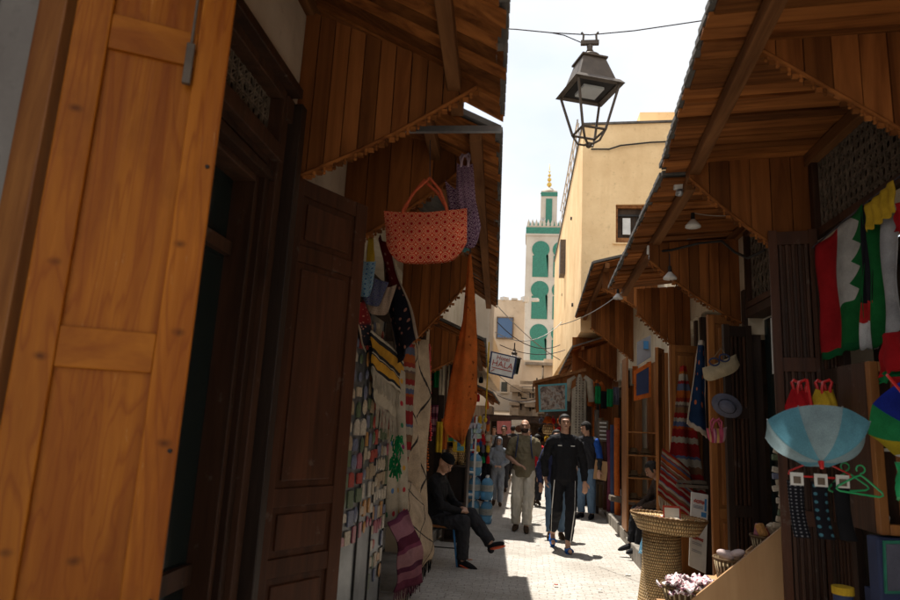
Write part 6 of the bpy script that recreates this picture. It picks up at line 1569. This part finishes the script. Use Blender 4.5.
def walkpose(sw=1, stride=.28, bend=.22):
    """sw=+1: left side (x>0) leg forward (towards -Y)"""
    return dict(arms={sw: ((sw*.25, .06, 1.12), (sw*.265, .14, .88)), -sw: ((-sw*.25, -.0, 1.12), (-sw*.25, -.12, .90))},
                legs={sw: ((sw*.09, -.16, .52), (sw*.085, -stride+.05, .085), (sw*.10, -stride-.13, .05)), -sw: ((-sw*.085, -.04, .50), (-sw*.085, stride-.05, .13), (-sw*.09, stride-.20, .035))}, pelvis=(0, 0, .93))
def standpose():
    return dict(arms={s: ((s*.25, .03, 1.12), (s*.255, -.04, .88)) for s in (-1, 1)}, legs={s: ((s*.095, -.01, .50), (s*.10, .02, .08), (s*.125, -.15, .035)) for s in (-1, 1)})
G = {n: garment(n, c) for n, c in dict(blackg=(.014,.014,.016), olive=(.17,.14,.085), beige=(.58,.52,.42), jeans=(.10,.16,.24), bluej=(.02,.08,.35), greyh=(.22,.24,.27), redg=(.4,.015,.02), darkbrown=(.05,.033,.024), charcoal=(.03,.03,.034), whiteg=(.5,.5,.48), navyg=(.03,.035,.08), brownsh=(.06,.035,.02), bluesh=(.03,.12,.38), orangesh=(.5,.09,.04), bluedk=(.02,.08,.25)).items()}
# 1 man in black
L1 = aZ(566, 553, 0)
P = walkpose(1, .26); P['legs'][1] = ((.075, -.15, .52), (.035, -.17, .085), (.04, -.33, .035)); P['legs'][-1] = ((-.09, -.02, .50), (-.10, .24, .17), (-.11, .12, .06))
P['arms'] = {1: ((.26, .04, 1.12), (.27, -.02, .87)), -1: ((-.25, .10, 1.13), (-.23, .13, .90))}
T, W, TM, HM = person('man in black tracksuit and blue sandals walking in the sunlit lane', (L1.x-.03, L1.y+.22, 0), 1.84, R(6), P, dict(top=G['blackg'], pants=G['blackg'], shoes=G['bluesh'], sandal=True, top_name='jacket', loose=.024, cuff=.06, leg=.014), .0075, hair='short', skin='skin')
m = MB(); 
for a, b in (((-.14, -.10, .88), (-.165, -.09, .52)), ((-.165, -.09, .52), (-.135, .14, .2)), ((.125, -.135, .88), (.10, -.262, .52)), ((.10, -.262, .52), (.05, -.262, .13))): m.bar(W @ Vector(a), W @ Vector(b), .005, .012)
m.build('trouser_stripe', 'white', T)
m = MB(); 
for s in (-1, 1): m.cb(W @ Vector((s*.085, -.150, 1.325)), (.055, .006, .012)); 
m.build('chest_mark', 'white', T)
# 2 olive shirt
L2 = aZ(522, 531, 0)
P = walkpose(-1, .16); P['arms'] = {-1: ((-.27, .05, 1.13), (-.09, -.20, 1.02), (1, -.35, -.25)), 1: ((.265, .05, 1.13), (.25, -.05, .90))}; P['fat'] = 1.08
P['legs'] = {-1: ((-.10, -.06, .50), (-.10, -.02, .08), (-.12, -.18, .035)), 1: ((.09, -.09, .51), (.07, -.16, .08), (.08, -.32, .035))}
T, W, TM, HM = person('bald bearded man in olive shirt and beige trousers wearing a backpack', (L2.x, L2.y+.1, 0), 1.76, R(-2), P, dict(top=G['olive'], pants=G['beige'], shoes=G['brownsh'], sleeve='short', beard=True, loose=.022, leg=.035, hem=.84), .0075, hair='bald', skin='skin')
for s in (-1, 1):
    m = MB(); m.tube([W @ Vector((s*.105, .10, 1.40)), W @ Vector((s*.105, .02, 1.478)), W @ Vector((s*.105, -.09, 1.43)), W @ Vector((s*.115, -.148, 1.30)), W @ Vector((s*.135, -.12, 1.14)), W @ Vector((s*.14, .02, 1.10))], .012, 6); m.build('backpack_strap', 'navy', T, smooth=True)
m = MB(); m.ell(W @ Vector((0, .2, 1.22)), (.15, .09, .2)); m.build('backpack', 'navy', T, smooth=True)
# 3 jeans person behind the man in black
P = standpose(); P['arms'][-1] = ((-.29, .02, 1.10), (-.26, -.06, .86)); P['legs'][-1] = ((-.09, -.08, .50), (-.09, -.12, .08), (-.11, -.28, .035))
person('person in navy jacket and blue jeans mostly hidden behind the man in black', (aY(556, 500, 10.2).x, 10.35, 0), 1.60, R(0), P, dict(top=G['navyg'], pants=G['jeans'], shoes=G['brownsh'], top_name='jacket', loose=.03), .010, hair='short')
# 4 blue jacket man
P = standpose(); P['arms'][-1] = ((-.24, -.02, 1.13), (-.18, -.16, .93))
L4 = aZ(585, 518, 0)
person('man in blue and black jacket and jeans standing behind the man in black', (L4.x+.02, L4.y, 0), 1.77, R(-25), P, dict(top=G['charcoal'], pants=G['jeans'], shoes=G['blackg'], top_name='jacket', loose=.03, leg=.03), .010, hair='curly', head_rz=R(-35), head_rx=R(14))
T = bpy.data.objects[-1] if False else None
# 5 seated man left : faces +x
sx_, sy_ = -1.03, 7.95
P = dict(pelvis=(0, .05, .52), lean=R(10), arms={1: ((.25, -.14, .72), (.08, -.32, .66), (-.6, -.6, .1)), -1: ((-.25, -.14, .72), (-.06, -.34, .64), (.6, -.5, .0))},
         legs={-1: ((-.12, -.40, .53), (-.10, -.40, .09), (-.11, -.56, .035)), 1: ((.06, -.44, .60), (-.06, -.74, .30), (-.09, -.86, .34))}, curl=.7)
T, W, TM, HM = person('seated man in black clothes and beanie with legs crossed on a chair', (sx_-.02, sy_, -.02), 1.70, R(80), P, dict(top=G['blackg'], pants=G['charcoal'], shoes=G['blackg'], hat='black', sole=G['orangesh'], top_name='jacket', loose=.03, leg=.028), .008, hair='cap', head_rx=R(22), head_rz=R(-25))
C_ = thing('chair', 'metal legged chair with brown seat under the man in the beanie', 'chair', (sx_, sy_, 0))
m = MB(); m.cb((sx_+.03, sy_, .43), (.42, .4, .03)); m.build('seat', 'pine_old', C_, bevel=.01)
for (x, y) in ((-.17, -.18), (-.17, .18), (.23, -.18), (.23, .18)):
    m = MB(); m.tube([(sx_+x, sy_+y, .42), (sx_+x+(.06 if x > 0 else -.06), sy_+y, .0)], .012, 8); m.build('leg', 'signblue' if x > 0 else 'iron', C_, smooth=True)
m = MB()
for y in (-.18, .18): m.tube([(sx_-.17, sy_+y, .42), (sx_-.26, sy_+y, .82)], .012, 8)
m.build('back_frame', 'iron', C_)
m = MB(); m.cb((sx_-.25, sy_, .74), (.025, .38, .16), Matrix.Rotation(-.2, 3, 'Y')); m.build('backrest', 'pine_old', C_, bevel=.01)
m = MB(); m.tube([(sx_-.2, sy_-.18, .2), (sx_+.26, sy_-.18, .2)], .008, 6); m.build('stretcher', 'iron', C_)
# 6 seated man right, faces -x
P = dict(pelvis=(0, .05, .50), lean=R(22), arms={1: ((.22, -.20, .72), (.10, -.42, .62)), -1: ((-.22, -.20, .72), (-.08, -.42, .60))},
         legs={-1: ((-.12, -.42, .55), (-.10, -.50, .11), (-.10, -.66, .05)), 1: ((.12, -.42, .53), (.10, -.46, .11), (.12, -.62, .05))}, curl=.7)
person('seated man in dark brown jacket on the right steps behind the tray', (1.93, 9.2, .06), 1.68, R(-80), P, dict(top=G['darkbrown'], pants=G['blackg'], shoes=G['blackg'], top_name='jacket', loose=.03), .010, hair='short', head_rx=R(15), skin='skin_d')
m = MB(); m.box((1.82, 9.02, .38), (2.19, 9.4, .50)); tag(m.build('box_seat', 'greywood', bevel=.01), 'low wooden box used as a seat on the right steps', 'box')
p = aZ(632, 525, .2); m = MB(); rnd = random.Random(3)
m.grid(lambda u, v: (1.50+.11*math.cos(2*PI*u)*(1-.5*v)+.01*math.sin(u*40), 8.35+.10*math.sin(2*PI*u)*(1-.5*v), .2+.22*v+.012*math.sin(u*25+v*9)), 28, 10)
tag(m.build('plastic_bag', 'pet', smooth=True), 'crumpled pale blue plastic bag on the step near the tray', 'bag')
# crowd further back
def crowd(px, py, y, H, label, top, pants, rz=0, hair='short', pose=None, **kw):
    p = aY(px, py, y); o = dict(top=G[top], pants=G[pants], shoes=G['brownsh'], loose=.025, leg=.03); o.update(kw)
    return person(label, (p.x, y, 0), H, R(rz), pose or walkpose(1 if px % 2 else -1, .16), o, .013, hair=hair, group=None, head_rz=R((px*7) % 30-15))
crowd(498, 470, 13.9, 1.40, 'boy in light grey hooded tracksuit walking in the lane', 'greyh', 'greyh', 0, 'hood', pose=dict(arms={s: ((s*.24, -.0, 1.12), (s*.07, -.2, 1.0), (-s, -.3, 0)) for s in (-1, 1)}, legs=walkpose(1, .14)['legs'], pelvis=(0, 0, .93)))
crowd(488, 470, 14.6, 1.42, 'person in black robe and pale headscarf beside the grey hooded boy', 'blackg', 'blackg', 5, 'hood', hat='cream', hem=.4)
crowd(482, 460, 15.6, 1.55, 'person in bright red shirt behind the grey hooded boy', 'redg', 'navyg', -10)
crowd(473, 460, 14.6, 1.60, 'person in blue coat and blue cap at the left stall', 'bluedk', 'navyg', 40, 'cap', hat='navy')
crowd(503, 460, 17.0, 1.66, 'dark haired man in brown behind the grey hooded boy', 'darkbrown', 'charcoal', 0)
crowd(537, 460, 14.4, 1.50, 'person in red jacket between the olive shirt man and the man in black', 'redg', 'charcoal', 160)
crowd(493, 460, 19.0, 1.62, 'far walker in grey top near the end of the lane', 'greyh', 'charcoal', 0)
crowd(512, 460, 21.0, 1.68, 'far walker in black near the pink sign stall', 'charcoal', 'blackg', 180)
crowd(528, 460, 20.0, 1.60, 'far walker in beige behind the olive shirt man', 'beige', 'jeans', 0)
crowd(577, 460, 16.0, 1.62, 'dark clothed shopper standing under the hanging robes', 'charcoal', 'charcoal', 90)
crowd(477, 460, 18.0, 1.60, 'far walker in navy beside the left stalls', 'navyg', 'jeans', 0)
# blue sleeves on the blue jacket man
for ob in bpy.data.objects:
    if ob.get('label', '').startswith('man in blue and black'):
        Wb = Matrix.Translation(ob.location) @ Matrix.Rotation(R(-25), 4, 'Z') @ Matrix.Scale(1.77/1.75, 4)
        m = MB(); 
        for s, e in ((-1, (-.24, -.02, 1.13)), (1, (.25, .03, 1.12))): m.caps((s*.185, .005, 1.395), e, .0735, .064)
        m.v = [Wb @ v for v in m.v]; remeshed(m, 'blue_sleeve', G['bluej'], ob, .011, 3)
# stall body under the poster
m = MB(); m.box((.62, 15.1, 0), (1.5, 16.2, .8)); m.box((.5, 16.25, 0), (1.9, 16.35, 2.7)); tag(m.build('stall_counter', 'dim'), 'dark stall counter and back wall under the turquoise poster', 'stall')

# small litter and wires of stock high in the left shop
rnd = random.Random(91)
for i, (px, py, c_) in enumerate(((556, 585, 'signred'), (600, 590, 'white'), (470, 560, 'canvas'), (538, 545, 'white'), (628, 575, 'white'))):
    p = aZ(px, py, .012); m = MB(); w = .02+.012*rnd.random()
    m.grid(lambda u, v: p+Vector(((u-.5)*w*2, (v-.5)*w*1.4, .006*math.sin(u*9+i)*math.cos(v*7)+.004)), 5, 4)
    tag(m.build('paper_scrap', c_, smooth=True, solid=.002), ['red scrap of litter at the front of the lane', 'pale scrap of litter at the front right of the lane', 'rust scrap of litter on the shaded side of the lane', 'tiny pale scrap of litter in front of the man in black', 'pale scrap of litter close to the wicker pedestal'][i], 'litter')
rug(aX(397, 322, -1.12), aX(416, 330, -1.12), aX(416, 470, -1.12), aX(404, 470, -1.10), 'redrug', 'narrow warm striped runner between the dotted blanket and the cream rug', amp=.02, folds=1)
rug(aX(352, 304, -1.10), aX(366, 300, -1.08), aX(378, 352, -1.08), aX(366, 352, -1.10), 'redblack', 'small dark tribal cloth hanging over the first magnet boards', amp=.015, folds=1)
for k_, f_ in (('canvas', .5), ('umb', .4), ('umb2', .4), ('flag1', .3), ('flag2', .3), ('red', .15)): translucent(k_, f_)
